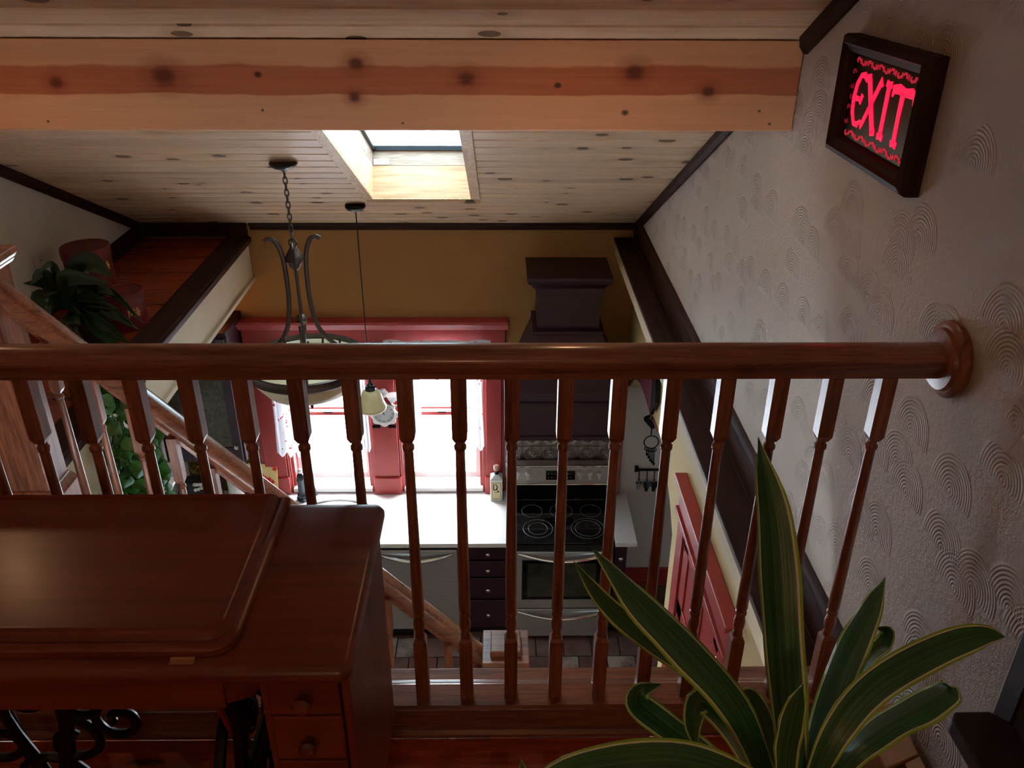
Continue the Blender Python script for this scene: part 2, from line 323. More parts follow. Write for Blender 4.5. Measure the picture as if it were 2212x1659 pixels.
# dark border board and nosing round the opening, cream fascia below
obj('trim_1', MB().box(-1.778, -1.635, 1.60, YF-.002, -.02, .012).box(-1.655, -1.622, 1.60, YF-.002, -.03, .006), M['dark_y'], kind='structure', label='dark wood nosing along the edge of the left floor strip', bev=.005)
obj('trim_2', MB().box(-1.660, -1.646, 2.46, YF-.002, -.27, -.03), M['cream'], kind='structure', label='cream fascia under the left floor strip')
obj('trim_3', MB().box(-1.660, -1.632, 2.46, YF-.002, -.295, -.27), M['cream'], kind='structure')
# right: baseboard on a narrow dark ledge, white edge and cream band beneath
bp = [(0, 0), (.022, 0), (.022, .095), (.016, .102), (.018, .118), (.008, .138), (0, .142)]
obj('baseboard_right', MB().prism([(-a, b) for a, b in bp], (XR, 1.652, .0), (1, 0, 0), (0, 0, 1), (0, YF-1.654, 0)), M['dark_y'], kind='structure', smooth=True)
obj('baseboard_right_near', MB().prism([(-a, b) for a, b in bp], (XR, -2.8, .0), (1, 0, 0), (0, 0, 1), (0, 4.24, 0)), M['dark_y'], kind='structure', smooth=True)
obj('trim_4', MB().box(.742, XR-.024, 1.652, YF-.002, -.024, -.001), M['dark_y'], kind='structure', label='dark wood ledge below the stucco wall', bev=.004)
obj('trim_5', MB().box(.752, XR-.001, 1.652, YF-.002, -.115, -.0245), M['cream'], kind='structure', label='cream band under the dark ledge')
# ---- ceiling: sloped slab and boards
sl = math.atan(SL); cs, sn = math.cos(sl), math.sin(sl)
SKX0, SKX1, SKY0, SKY1 = -.70, -.165, 3.30, 4.63
def cpt(x, y, d=0.0): return V(x, y, zc(y)) + V(0, sn, cs)*d          # point on the far slope, d above the underside
def slab(b, x0, x1, y0, y1, d0, d1):
    P = [cpt(x, y, d) for d in (d0, d1) for y in (y0, y1) for x in (x0, x1)]
    return b.add(P, [(0,2,3,1), (4,5,7,6), (0,1,5,4), (2,6,7,3), (0,4,6,2), (1,3,7,5)])
b = MB()
for x0, x1, y0, y1 in ((XL-.1, XR+.1, -.0, SKY0-.035), (XL-.1, SKX0-.035, SKY0-.035, SKY1+.035), (SKX1+.035, XR+.1, SKY0-.035, SKY1+.035), (XL-.1, XR+.1, SKY1+.035, YF+.15)): slab(b, x0, x1, y0, y1, .02, .26)
b.prism([(0, zc(0)), (0, zc(0)+.2), (-3.0, zc(-2.99)+.2-.01), (-3.0, zc(-2.99))], (XL-.1, 0, 0), (0, 1, 0), (0, 0, 1), (XR-XL+.2, 0, 0))
ce = obj('ceiling', b, M['pine'], kind='structure')
BW = .104
def board(x0, x1, mat=M['pine']):
    b = MB(); w = BW/cs-.010; e = .004
    b.prism([(e, .0), (w-e, .0), (w, .007), (w, .019), (0, .019), (0, .007)], (0, 0, 0), (0, -cs, sn), (0, sn, cs), (x1-x0, 0, 0)); return obj('ceiling_board', b, mat, ce, loc=(0, 0, 0))
protos = {}
y = YF
while y-BW > .02:
    segs = [(XL, SKX0-.05), (SKX1+.05, XR)] if (y-BW < SKY1+.04 and y > SKY0-.04) else [(XL, XR)]
    for s_ in segs:
        key = s_
        if key not in protos: o = protos[key] = board(*s_, M['pine'])
        else: o = inst(protos[key], ce, (0, 0, 0))
        o.location = cpt(s_[0], y)
    y -= BW
# ---- beam and dark crown trim
obj('ceiling_beam', MB().prism([(2.65, 1.213), (2.65, zc(2.65)-.005), (2.83, zc(2.83)-.005), (2.83, 1.213)], (XL+.01, 0, 0), (0, 1, 0), (0, 0, 1), (XR-XL-.012, 0, 0)), M['beam'], label='broad knotty pine beam with a red heartwood stripe across the sloped ceiling', cat='beam', bev=.004)
def slope_trim(name, x, side, y0, y1, lab):
    b = MB(); w, h = .024, .05
    b.prism([(0, -.001), (side*w, -.001), (side*w, -h*.6), (side*w*.5, -h), (0, -h)], cpt(x, y0), (1, 0, 0), (0, sn, cs), cpt(x, y1)-cpt(x, y0)); obj(name, b, M['dark_y'], kind='structure', label=lab)
slope_trim('trim_6', XR-.001, -1, YF-.03, 2.84, 'dark moulding where the pine ceiling meets the stucco wall')
slope_trim('trim_7', XL+.001, 1, YF-.03, 2.84, 'dark moulding where the pine ceiling meets the left wall')
slope_trim('trim_8', XR-.001, -1, 2.64, .02, 'dark moulding above the exit sign')
slope_trim('trim_9', XL+.001, 1, 2.64, .02, 'dark moulding on the left wall near the beam')
obj('trim_10', MB().prism([(0, 0), (-.03, 0), (-.026, -.02), (-.012, -.028), (-.012, -.05), (0, -.05)], (-1.62, YF-.001, zc(YF)+.012), (0, 1, 0), (0, 0, 1), (XR-.03+1.62, 0, 0)), M['dark_x'], kind='structure', label='dark moulding along the top of the mustard wall')
obj('baseboard_far', MB().box(XL+.03, -1.64, YF-.03, YF-.001, .013, .115), M['dark_x'], kind='structure', label='dark low board under the eave on the left')
obj('baseboard_left', MB().box(XL+.001, XL+.022, 1.5, YF-.032, .001, .10), M['dark_y'], kind='structure')
# ---- walls
up = [(-2.9, 0), (YF+.1, 0), (YF+.1, zc(YF+.1)+.25), (0, zc(0)+.25), (-2.9, zc(-2.9)+.25)]
obj('wall_right', MB().prism(up, (XR, 0, 0), (0, 1, 0), (0, 0, 1), (.12, 0, 0)), M['stucco'], kind='structure')
arch = [at(px, py, X=XR) for px, py in ((1452, 1155), (1446, 1075), (1430, 960), (1418, 922), (1407, 893), (1396, 855), (1384, 826), (1372, 818), (1362, 832))]
A0 = arch[0].y
ac = cat_rom([(p.y, p.z, 0) for p in arch], 3); ac = [(min(p.x, YF), p.y) for p in ac if p.x < YF-.03]
low = [(1.5, ZK-.1), (A0, ZK-.1), (A0, arch[0].z-.02)] + ac + [(YF, ac[-1][1]-.12), (YF, -.0), (1.5, -.0)]
obj('wall_right_lower', MB().prism(low, (XR, 0, 0), (0, 1, 0), (0, 0, 1), (.10, 0, 0)), plain('warm_cream_paint', srgb(212, 190, 140), .75, var=.03, sc=6), kind='structure', label='cream kitchen wall with an arched opening')
obj('trim_11', MB().tube([(XR-.002, p[0], p[1]+.005) for p in ac[8:]], .009, 6), M['oak_y'], kind='structure', label='thin wooden edge round the arch')
obj('wall_left', MB().prism([(-2.9, ZK)]+[(YF+.1, ZK), (YF+.1, zc(YF+.1)+.25), (0, zc(0)+.25), (-2.9, zc(-2.9)+.25)], (XL-.12, 0, 0), (0, 1, 0), (0, 0, 1), (.12, 0, 0)), M['whitewall'], kind='structure')
obj('wall_back', MB().box(XL-.12, XR+.12, -2.95, -2.83, -.25, zc(-2.83)+.1), M['whitewall'], kind='structure')
W1, W2, WZ0, WZ1 = (-1.56, -.967), (-.728, -.137), -1.955, -.78
b = MB().box(XL-.12, XR, YF, YF+.16, WZ1, .10).box(XL-.12, XR, YF, YF+.16, ZK, WZ0).box(XL-.12, W1[0], YF, YF+.16, WZ0, WZ1).box(W1[1], W2[0], YF, YF+.16, WZ0, WZ1).box(W2[1], XR, YF, YF+.16, WZ0, WZ1)
obj('wall_far', b, M['mustard'], kind='structure')
obj('wall_hall', MB().box(XR, 2.3, YF, YF+.16, ZK, 0), M['whitewall'], kind='structure', label='white plaster wall seen through the arch')
obj('wall_hall_side', MB().box(2.2, 2.3, 3.3, YF, ZK, 0), M['whitewall'], kind='structure')
obj('wall_hall_near', MB().box(XR+.10, 2.3, 3.2, 3.3, ZK, 0), M['whitewall'], kind='structure')
obj('ceiling_hall', MB().box(XR+.12, 2.3, 3.2, YF, -.12, 0), M['whitewall'], kind='structure')
obj('baseboard_hall', MB().box(XR+.10, 2.19, YF-.022, YF-.001, ZK, ZK+.155).box(XR+.10, 2.19, YF-.04, YF-.022, ZK, ZK+.02), M['red'], kind='structure', bev=.003)
obj('wall_stairwell', MB().box(XL, XR, 1.52, 1.64, ZK, -.26), M['cream'], kind='structure', label='cream wall below the loft edge beside the stairs')
# ---- kitchen floor of brick-like tiles
kf = obj('floor_kitchen', MB().box(XL, 2.3, 1.64, YF, ZK-.1, ZK-.008), M['soil'], kind='structure')
TX, TY = .205, .20; proto = None; r = 0; y = 3.98
while y < YF-.02:
    x = XL+.02-(TX/2 if r % 2 else 0)
    while x < 2.2:
        if proto is None: proto = obj('floor_tile', MB().box(.004, TX-.004, .004, TY-.004, -.02, .003), M['tile'], kf, loc=(x, y, ZK-.003), bev=.003)
        elif x > -1.25: o = inst(proto, kf, (x, y, ZK-.003+random.uniform(-.001, .001)))
        x += TX
    y += TY; r += 1
# ================================================================ windows
def window(n, x0, x1, lab):
    w = thing('window_%d' % n, lab, None, (x0, YF, WZ0), kind='structure')
    y = YF+.09
    obj('jamb', MB().box(x0, x0+.02, YF-.005, YF+.15, WZ0, WZ1).box(x1-.02, x1, YF-.005, YF+.15, WZ0, WZ1).box(x0, x1, YF-.005, YF+.15, WZ1-.02, WZ1), M['red'], w)
    zm = (WZ0+WZ1)/2
    for nm, za, zb, yy in (('lower_sash', WZ0+.02, zm+.02, y), ('upper_sash', zm-.02, WZ1-.02, y+.035)):
        s = obj(nm, MB().box(x0+.02, x0+.055, yy, yy+.03, za, zb).box(x1-.055, x1-.02, yy, yy+.03, za, zb).box(x0+.055, x1-.055, yy, yy+.03, za, za+.05).box(x0+.055, x1-.055, yy, yy+.03, zb-.035, zb), M['white'] if nm[0] == 'l' else M['red'], w, bev=.003)
        obj('pane', MB().box(x0+.055, x1-.055, yy+.012, yy+.016, za+.05, zb-.035), M['glass'], s)
    obj('meeting_rail', MB().box(x0+.021, x1-.021, y-.012, y-.001, zm-.012, zm+.016), M['red'], w)
    obj('sill', MB().box(x0+.0, x1-.0, YF-.045, YF+.15, WZ0-.02, WZ0+.012), M['white'], w, bev=.004)
    obj('sash_lock', MB().box((x0+x1)/2-.03, (x0+x1)/2+.03, y-.03, y-.012, zm+.017, zm+.027), M['iron'], w)
    return w
window(1, W1[0], W1[1], 'sash window beside the china cabinet with lace curtains')
window(2, W2[0], W2[1], 'sash window beside the range hood with lace curtains')
def casing(nm, x0, x1, kids, lab):
    b = MB().box(x0, x1, YF-.028, YF-.001, WZ0-.03, WZ1); o = obj(nm, b, M['red'], kind='structure', bev=.003, label=lab)
    for k in kids:
        if k == 'c':
            obj('centre_board', MB().box(x0+.028, x1-.028, YF-.046, YF-.028, WZ0+.02, WZ1), M['red'], o, bev=.003)
            obj('bead', MB().tube([(x1-.018, YF-.030, WZ0+.0), (x1-.018, YF-.030, WZ1)], .006, 6), M['red'], o)
        if k == 'p': obj('plinth_block', MB().box(x0+.018, x1-.018, YF-.064, YF-.028, WZ0-.032, WZ0+.115), M['red'], o, bev=.004)
casing('trim_12', -1.775, -1.56, 'cp', 'brick red window casing next to the china cabinet')
casing('trim_13', -.967, -.728, 'cp', 'brick red casing between the two windows')
casing('trim_14', -.137, .03, 'cp', 'brick red window casing next to the range')
hd = obj('trim_15', MB().box(-1.775, .03, YF-.035, YF-.001, WZ1, -.64), M['red'], kind='structure', bev=.003, label='brick red header board over both windows')
obj('cornice', MB().prism([(0, 0), (-.05, 0), (-.085, .05), (-.095, .058), (-.095, .075), (0, .075)], (-1.79, YF-.001, -.64), (0, 1, 0), (0, 0, 1), (1.84, 0, 0)), M['red'], hd)
obj('lower_bead', MB().box(-1.78, .035, YF-.05, YF-.035, WZ1, WZ1+.018), M['red'], hd)
# ---- skylight
sk = thing('window_3', 'skylight with a pine lined well in the sloped ceiling', None, cpt((SKX0+SKX1)/2, SKY1), kind='structure')
D = .30
def sq(b, A, B, d0, d1, th):
    """wall strip of the well standing on the line A-B of the ceiling"""
    P = [cpt(*A, d0), cpt(*B, d0), cpt(*B, d1), cpt(*A, d1)]; P2 = [p+Vector(th) for p in P]
    return b.add(P+P2, [(0,1,2,3), (7,6,5,4), (0,4,5,1), (1,5,6,2), (2,6,7,3), (3,7,4,0)])
nrm = V(0, sn, cs); alo = V(0, cs, -sn)
obj('well_board', sq(MB(), (SKX0, SKY1), (SKX1, SKY1), -.004, .17, alo*.02), M['well'], sk)
obj('well_board', sq(MB(), (SKX0, SKY0), (SKX1, SKY0), -.004, .17, -alo*.02), M['well'], sk)
obj('well_side', sq(MB(), (SKX0, SKY0), (SKX0, SKY1), -.004, .17, (-.02, 0, 0)), M['pine_y'], sk)
obj('well_side', sq(MB(), (SKX1, SKY0), (SKX1, SKY1), -.004, .17, (.02, 0, 0)), M['pine_y'], sk)
fr = MB(); sq(fr, (SKX0+.0, SKY1), (SKX1-.0, SKY1), .172, .25, alo*.03); sq(fr, (SKX0, SKY0), (SKX1, SKY0), .172, .25, -alo*.03); sq(fr, (SKX0, SKY0), (SKX0, SKY1), .172, .25, (-.03, 0, 0)); sq(fr, (SKX1, SKY0), (SKX1, SKY1), .172, .25, (.03, 0, 0))
obj('skylight_frame', fr, wood('weathered_frame', srgb(186, 158, 140), srgb(150, 118, 100), 'x', .5), sk)
fr = MB(); slab(fr, SKX0, SKX0+.018, SKY0, SKY1, .25, .275); slab(fr, SKX1-.018, SKX1, SKY0, SKY1, .25, .275); slab(fr, SKX0, SKX1, SKY1-.014, SKY1, .25, .275); slab(fr, SKX0, SKX1, SKY0, SKY0+.03, .25, .285)
sa = obj('skylight_sash', fr, M['iron'], sk); obj('pane', slab(MB(), SKX0+.012, SKX1-.012, SKY0+.012, SKY1-.012, .264, .267), M['skyglass'], sa)
p = cpt(SKX0+.045, SKY1, .19); obj('rating_plate', MB().prism([(-.04, -.016), (.045, -.016), (.045, .016), (-.04, .016)], p-alo*.001, (1, 0, 0), nrm, -alo*.003), M['white'], sk)
for nm, x0, x1, y0, y1 in (('well_trim', SKX0-.052, SKX0-.001, SKY0-.05, SKY1+.012), ('well_trim', SKX1+.001, SKX1+.052, SKY0-.05, SKY1+.012), ('well_trim', SKX0-.001, SKX1+.001, SKY1+.001, SKY1+.014)):
    obj(nm, slab(MB(), x0, x1, y0, y1, -.014, -.0005), M['pine_y'], sk, bev=.002)
portal('skylight_portal', tuple(cpt((SKX0+SKX1)/2, (SKY0+SKY1)/2, .32)), (sl*-1, 0, 0), SKX1-SKX0, (SKY1-SKY0)/cs)
# ---- red panelled door on the kitchen side wall
dx = XR-.001
A = at(1457, 1027, X=.83); B = at(1569, 1349, X=.83); y0, y1, zt = B.y, A.y, (A.z+B.z)/2
d = thing('door_1', 'brick red panelled door with a wide moulded casing', None, (dx, (y0+y1)/2, ZK), kind='structure')
obj('head_cap', MB().box(dx-.06, dx, y0-.0, y1+.0, zt-.028, zt), M['red'], d, bev=.004)
obj('head_board', MB().box(dx-.03, dx, y0+.03, y1-.03, zt-.175, zt-.028), M['red'], d, bev=.003)
obj('head_bead', MB().box(dx-.045, dx, y0+.02, y1-.02, zt-.20, zt-.175), M['red'], d, bev=.003)
for ya, yb in ((y0+.035, y0+.15), (y1-.15, y1-.035)):
    obj('casing', MB().box(dx-.025, dx, ya, yb, ZK, zt-.20), M['red'], d, bev=.003)
ya, yb, zb = y0+.155, y1-.155, zt-.205
sb = MB(); ym = (ya+yb)/2
for q0, q1 in ((ya, ya+.10), (ym-.05, ym+.05), (yb-.10, yb)): sb.box(dx-.014, dx, q0, q1, ZK+.01, zb)
for q0, q1 in ((ZK+.01, ZK+.22), (ZK+.85, ZK+1.0), (zb-.52, zb-.43), (zb-.11, zb)): sb.box(dx-.014, dx, ya, yb, q0, q1)
obj('door_slab', sb, M['red'], d, bev=.003)
for q0, q1 in ((ya+.10, ym-.05), (ym+.05, yb-.10)):
    for z0, z1 in ((ZK+.22, ZK+.85), (ZK+1.0, zb-.52), (zb-.43, zb-.11)):
        obj('panel', MB().frust((0, 0, 0), (0, 0), (0, 0, 0), (0, 0)) if 0 else MB().box(dx-.006, dx, q0, q1, z0, z1), M['red'], d)
p = at(1540, 1424, X=dx-.03); kn = obj('latch', MB().lathe([(.012, 0), (.012, .006), (.006, .01), (.006, .028), (.014, .034), (.014, .046), (.004, .05)], 12, (dx-.012, p.y, p.z), (-1, 0, 0)), M['brass'], d, smooth=True)
# ================================================================ stairs
st = thing('staircase', 'oak stairs with a turned railing going down beside the loft edge', 'stairs', (-1.45, 2.0, ZK))
NS, RI, RU = 8, .205, .178; SX = -1.46
for i in range(NS):
    z = -RI*(i+1); x = SX+RU*i
    obj('tread', MB().box(x-.02, x+RU+.012, 1.645, 2.36, z-.03, z), M['stair_x'], st, bev=.005)
    obj('riser', MB().box(x-.02, x-.002, 1.645, 2.36, z+.0005, z+RI-.0305), M['stair_x'], st)
xe = SX+RU*NS; ze = -RI*(NS+1)
obj('landing', MB().box(xe, XR-.001, 1.645, 2.46, ze-.04, ze), M['stair_x'], st)
obj('stringer', MB().prism([(SX, -.02), (xe+.02, -RI*NS-.03), (xe+.02, ze-.04), (xe-.05, ze-.04), (SX, -.42)], (0, 2.36, 0), (1, 0, 0), (0, 0, 1), (0, .035, 0)), M['stair_x'], st)
obj('landing_panel', MB().box(xe, XR-.001, 2.42, 2.455, ZK, ze-.041), M['cream'], st)
def newel(root, x, y, zb, zt, base=.0):
    h = .0625; nm = obj('newel_post', MB().frust((x, y, zb), h, (x, y, zt-.06), h), M['stair_z'] if base == 0 else M['oak_z'], root, bev=.004)
    for z, g in ((zt-.075, .071), (zt-.062, .077)): obj('collar', MB().frust((x, y, z), g, (x, y, z+.012), g+.006), M['stair_x'] if base == 0 else M['oak_x'], nm, bev=.002)
    cp = obj('cap', MB().frust((x, y, zt-.05), .0865, (x, y, zt-.028), .0865), M['stair_x'] if base == 0 else M['oak_x'], nm, bev=.003)
    obj('cap_block', MB().frust((x, y, zt-.028), .058, (x, y, zt), .056), M['stair_x'] if base == 0 else M['oak_x'], nm, bev=.004)
    if base:
        obj('plinth', MB().frust((x, y, zb), h+.022, (x, y, zb+base), h+.022).frust((x, y, zb+base), h+.020, (x, y, zb+base+.03), h+.004), M['oak_z'], nm, bev=.004)
sr = st
newel(sr, .015, 2.38, ze, -.595); newel(sr, -1.530, 2.38, .0, .945, .10)
P0, P1 = V(-1.47, 2.38, .835), V(-.045, 2.38, -.655); dr = (P1-P0); du = dr.normalized(); nu = V(-du.z, 0, du.x); nu = nu if nu.z > 0 else -nu
half = [(.022, -.070), (.022, -.056), (.029, -.052), (.034, -.036), (.033, -.018), (.025, -.006), (.012, -.001)]
prof = half+[(-a, b_) for a, b_ in half[::-1]]
obj('handrail', MB().prism(prof, P0, (0, 1, 0), nu, dr), M['stair_x'], sr, smooth=True)
def baluster(h, tb, bb, name='baluster'):
    """turned baluster of height h: square blocks tb (top) and bb (bottom), tapered shaft between"""
    b = MB(); s = .0153
    b.frust((0, 0, 0), s, (0, 0, bb-.010), s).frust((0, 0, bb-.010), s, (0, 0, bb), s*.72)
    b.frust((0, 0, h-tb), s, (0, 0, h), s).frust((0, 0, h-tb-.012), s*.66, (0, 0, h-tb), s)
    a, c = bb-.002, h-tb-.010
    b.lathe([(.0105, a), (.0118, a+.008), (.0092, a+.014), (.0128, a+.030), (.0132, a+.045), (.0098, a+.062), (.0130, a+.066), (.0130, a+.072), (.0108, a+.076), (.0134, a+.085), (.0100, c-.030), (.0094, c-.026), (.0125, c-.022), (.0128, c-.014), (.0096, c-.010), (.0100, c)], 14)
    return b
bz = baluster(.80, .17, .12); f = None
x = -1.375
while x < -.09:
    zr = P0.z+(x-P0.x)/(dr.x)*dr.z-.075/du.x*1.0; i = max(0, min(NS-1, int((x-SX)/RU))); zt_ = -RI*(i+1)
    h = zr-zt_; ob_ = obj('baluster', baluster(h+.02, .16, max(.05, h-.62)), M['stair_z'], sr, loc=(x, 2.355, zt_), smooth=True)
    x += .107
# ================================================================ loft railing
rl = thing('loft_railing', 'red oak railing with turned balusters along the loft edge', 'railing', (0, 1.5, 0))
half = [(.021, 0), (.021, .012), (.0235, .0145), (.0275, .016), (.034, .030), (.0335, .045), (.026, .057), (.012, .0635)]
prof = half+[(-a, b_) for a, b_ in half[::-1]]
RZ = .969
obj('handrail', MB().prism(prof, (-1.47, 1.5, RZ), (0, 1, 0), (0, 0, 1), (1.47+XR-.03, 0, 0)), M['oak_x'], rl, smooth=True)
p = at(2040, 787, X=.86); p = V(XR, 1.5, RZ+.032)
obj('wall_rosette', MB().lathe([(.074, .0005), (.077, .006), (.077, .014), (.070, .020), (.064, .022), (.060, .030), (.040, .032)], 36, p, (-1, 0, 0)), M['oak_z'], rl, smooth=True)
# shoe, curb face, floor moulding, nosing on the far side
obj('bottom_rail', MB().prism([(-.042, .082), (-.046, .092), (-.044, .102), (.022, .102), (.030, .096), (.030, .082)], (-1.47, 1.5, 0), (0, 1, 0), (0, 0, 1), (1.47+XR-.002, 0, 0)), M['oak_x'], rl)
obj('curb_face', MB().box(-1.47, XR-.002, 1.462, 1.53, .002, .0815), M['oak_x'], rl)
obj('floor_moulding', MB().prism([(0, 0.001), (-.014, .001), (-.014, .010), (-.006, .018), (0, .02)], (-1.47, 1.4615, 0), (0, 1, 0), (0, 0, 1), (1.47+XR-.026, 0, 0)), M['oak_x'], rl)
obj('half_round', MB().lathe([(.024, 0), (.024, 1.47+XR-.03)], 14, (-1.47, 1.556, .046), (1, 0, 0)), M['oak_x'], rl, smooth=True)
obj('edge_board', MB().box(-1.47, XR-.026, 1.531, 1.652, .0, .024), M['stair_x'], rl, bev=.006)
f = None; x = .022-.106*13
while x < XR-.05:
    if f is None: f = obj('baluster', baluster(RZ-.101, .135, .188), M['oak_z'], rl, loc=(x, 1.492, .1015), smooth=True)
    else: inst(f, rl, (x, 1.492, .1015))
    x += .106
# ================================================================ kitchen
ZT = -1.985; YC = 4.72                                    # counter top and its front edge
# ---- range
rg = thing('kitchen_range', 'stainless steel electric range with a black glass cooktop', 'range', (.45, 5.0, ZK))
x0, x1 = .092, .788
obj('body', MB().box(x0, x1, 4.78, 5.355, ZK+.05, ZT-.03), M['black'], rg)
ct = obj('cooktop', MB().box(x0-.002, x1+.002, 4.735, 5.285, ZT-.03, ZT-.008).box(x0-.002, x1+.002, 5.215, 5.285, ZT-.008, ZT+.02), M['blackglass'], rg, bev=.006)
for cx_, cy_, r in ((.225, 5.11, .075), (.44, 5.11, .082), (.655, 5.11, .075), (.26, 4.90, .105), (.26, 4.90, .068), (.615, 4.90, .118), (.615, 4.90, .09)):
    obj('burner_ring', MB().torus((cx_, cy_, ZT-.0075), r, .0011, n=32, k=4), plain('pale_print', srgb(150, 150, 150), .5) if cx_ == .225 else bpy.data.materials['pale_print'], ct)
pn = obj('control_panel', MB().prism([(5.255, -1.868), (5.272, -1.70), (5.345, -1.70), (5.345, -1.868)], (x0, 0, 0), (0, 1, 0), (0, 0, 1), (x1-x0, 0, 0)), M['steel'], rg, bev=.003)
for z in (-1.708, -1.858): obj('panel_trim', MB().tube([(x0, 5.272-(-1.70-z)*.1, z), (x1, 5.272-(-1.70-z)*.1, z)], .008, 8), M['chrome'], pn, smooth=True)
obj('panel_base', MB().box(x0, x1, 5.266, 5.345, ZT+.021, -1.869), M['blackglass'], rg)
fv = V(0, -1, .1).normalized()
dsp = obj('display', MB().prism([(-.108, -.038), (.108, -.038), (.108, .038), (-.108, .038)], (.438, 5.2635, -1.782), (1, 0, 0), (0, .1, 1), fv*.003), M['blackglass'], pn, bev=.003)
mk = MB()
for i in range(8):
    for j in range(2):
        if i in (3, 4): continue
        obj('button_mark', MB().box(.438-.092+i*.0235, .438-.092+i*.0235+.008, 5.2565, 5.2585, -1.802+j*.032, -1.802+j*.032+.006), M['steel'], dsp)
f = None
for px in (1117, 1140, 1253, 1274, 1294):
    p = at(px, 1023, Y=5.262); k = MB().lathe([(.020, 0), (.020, .006), (.016, .02)], 16, p, fv).box(p.x-.006, p.x+.006, p.y-.04, p.y-.015, p.z-.028, p.z+.020)
    obj('knob', k, M['knobmetal'], rg, smooth=True)
dr_ = obj('oven_door', MB().box(x0+.004, x1-.004, 4.735, 4.78, -2.585, -2.075), M['steel'], rg, bev=.006)
obj('vent_strip', MB().box(x0+.004, x1-.004, 4.745, 4.78, -2.070, -2.018), M['black'], rg)
obj('oven_window', MB().box(.146, .712, 4.731, 4.737, -2.50, -2.14), M['blackglass'], dr_, bev=.003)
obj('inner_window', MB().box(.185, .672, 4.7295, 4.7312, -2.47, -2.17), plain('smoked_oven_glass', srgb(60, 58, 50), .15, var=.5, sc=9), dr_)
obj('badge', MB().box(.425, .447, 4.7315, 4.735, -2.555, -2.53), M['ink'], dr_)
def bowed(xa, xb, y, z, sag, r, n=11): return [(xa+(xb-xa)*i/(n-1), y-.035*math.sin(math.pi*i/(n-1)), z-sag*math.sin(math.pi*i/(n-1))) for i in range(n)]
obj('door_handle', MB().tube(bowed(.12, .77, 4.735, -2.085, .045, 0), .012, 8), M['chrome'], dr_, smooth=True)
dw_ = obj('warming_drawer', MB().box(x0+.004, x1-.004, 4.735, 4.78, -2.855, -2.595), M['steel'], rg, bev=.006)
obj('drawer_handle', MB().tube(bowed(.12, .77, 4.735, -2.615, .045, 0), .011, 8), M['chrome'], dw_, smooth=True)
# ---- counters and base units
ctp = obj('countertop', MB().box(XL+.002, x0-.006, YC, YF-.002, ZT-.035, ZT), M['counter'], label='speckled white countertop under the windows', cat='countertop', bev=.004)
obj('countertop', MB().box(x1+.006, .945, YC, YF-.042, ZT-.035, ZT), M['counter'], label='short piece of white countertop to the right of the range', cat='countertop', bev=.004)
dwr = thing('dishwasher', 'stainless steel dishwasher under the countertop', 'dishwasher', (-.60, 4.9, ZK))
obj('body', MB().box(-.895, -.305, 4.79, 5.34, ZK+.10, ZT-.037), M['black'], dwr)
obj('toe_kick', MB().box(-.89, -.31, 4.80, 4.82, ZK+.001, ZK+.10), M['black'], dwr)
dd = obj('door', MB().box(-.892, -.308, 4.745, 4.79, ZK+.11, ZT-.075), M['steel'], dwr, bev=.008)
obj('control_strip', MB().box(-.892, -.308, 4.755, 4.79, ZT-.07, ZT-.045), M['blackglass'], dwr)
obj('handle', MB().tube(bowed(-.86, -.34, 4.745, -2.092, .04, 0), [.006]+[.013]*9+[.006], 8), M['chrome'], dd, smooth=True)
def knob(parent, x, y, z): return obj('knob', MB().lathe([(.006, 0), (.006, .012), (.015, .018), (.016, .026), (.008, .032)], 12, (x, y, z), (0, -1, 0)), M['chrome'], parent, smooth=True)
bc = thing('drawer_base_cabinet', 'maroon four drawer base cabinet between dishwasher and range', 'cabinet', (-.1, 4.9, ZK))
obj('body', MB().box(-.30, .078, 4.77, 5.34, ZK+.10, ZT-.037), M['maroon'], bc); obj('toe_kick', MB().box(-.30, .078, 4.83, 4.85, ZK+.001, ZK+.10), M['black'], bc)
for z0, z1 in ((-2.140, -2.035), (-2.30, -2.165), (-2.50, -2.318), (-2.765, -2.522)):
    q = obj('drawer', MB().box(-.245, .068, 4.748, 4.77, z0, z1), M['maroon'], bc, bev=.003); knob(q, -.095, 4.748, (z0+z1)/2)
sb_ = thing('sink_base_cabinet', 'maroon base cabinet below the sink', 'cabinet', (-1.6, 4.9, ZK))
obj('body', MB().box(XL+.004, -.90, 4.77, 5.34, ZK+.10, ZT-.21), M['maroon'], sb_); obj('toe_kick', MB().box(XL+.004, -.90, 4.83, 4.85, ZK+.001, ZK+.10), M['black'], sb_)
for q0 in (-2.32, -1.85, -1.38):
    q = obj('door', MB().box(q0+.005, q0+.455, 4.748, 4.77, ZK+.12, ZT-.06), M['maroon'], sb_, bev=.003); knob(q, q0+.40, 4.748, ZT-.15)
nc = thing('narrow_base_cabinet', 'narrow maroon cabinet on the right side of the range', 'cabinet', (.85, 4.9, ZK))
obj('body', MB().box(x1+.012, .885, 4.77, 5.33, ZK+.10, ZT-.037), M['maroon'], nc); obj('toe_kick', MB().box(x1+.012, .885, 4.83, 4.85, ZK+.001, ZK+.10), M['black'], nc)
q = obj('door', MB().box(x1+.015, .882, 4.748, 4.77, ZK+.12, ZT-.045), M['maroon'], nc, bev=.003); knob(q, .838, 4.748, -2.13)
obj('trim_16', MB().box(.862, XR-.001, 5.30, 5.337, ZT+.001, -1.25), M['oak_z'], kind='structure', label='upright oak board right of the range')
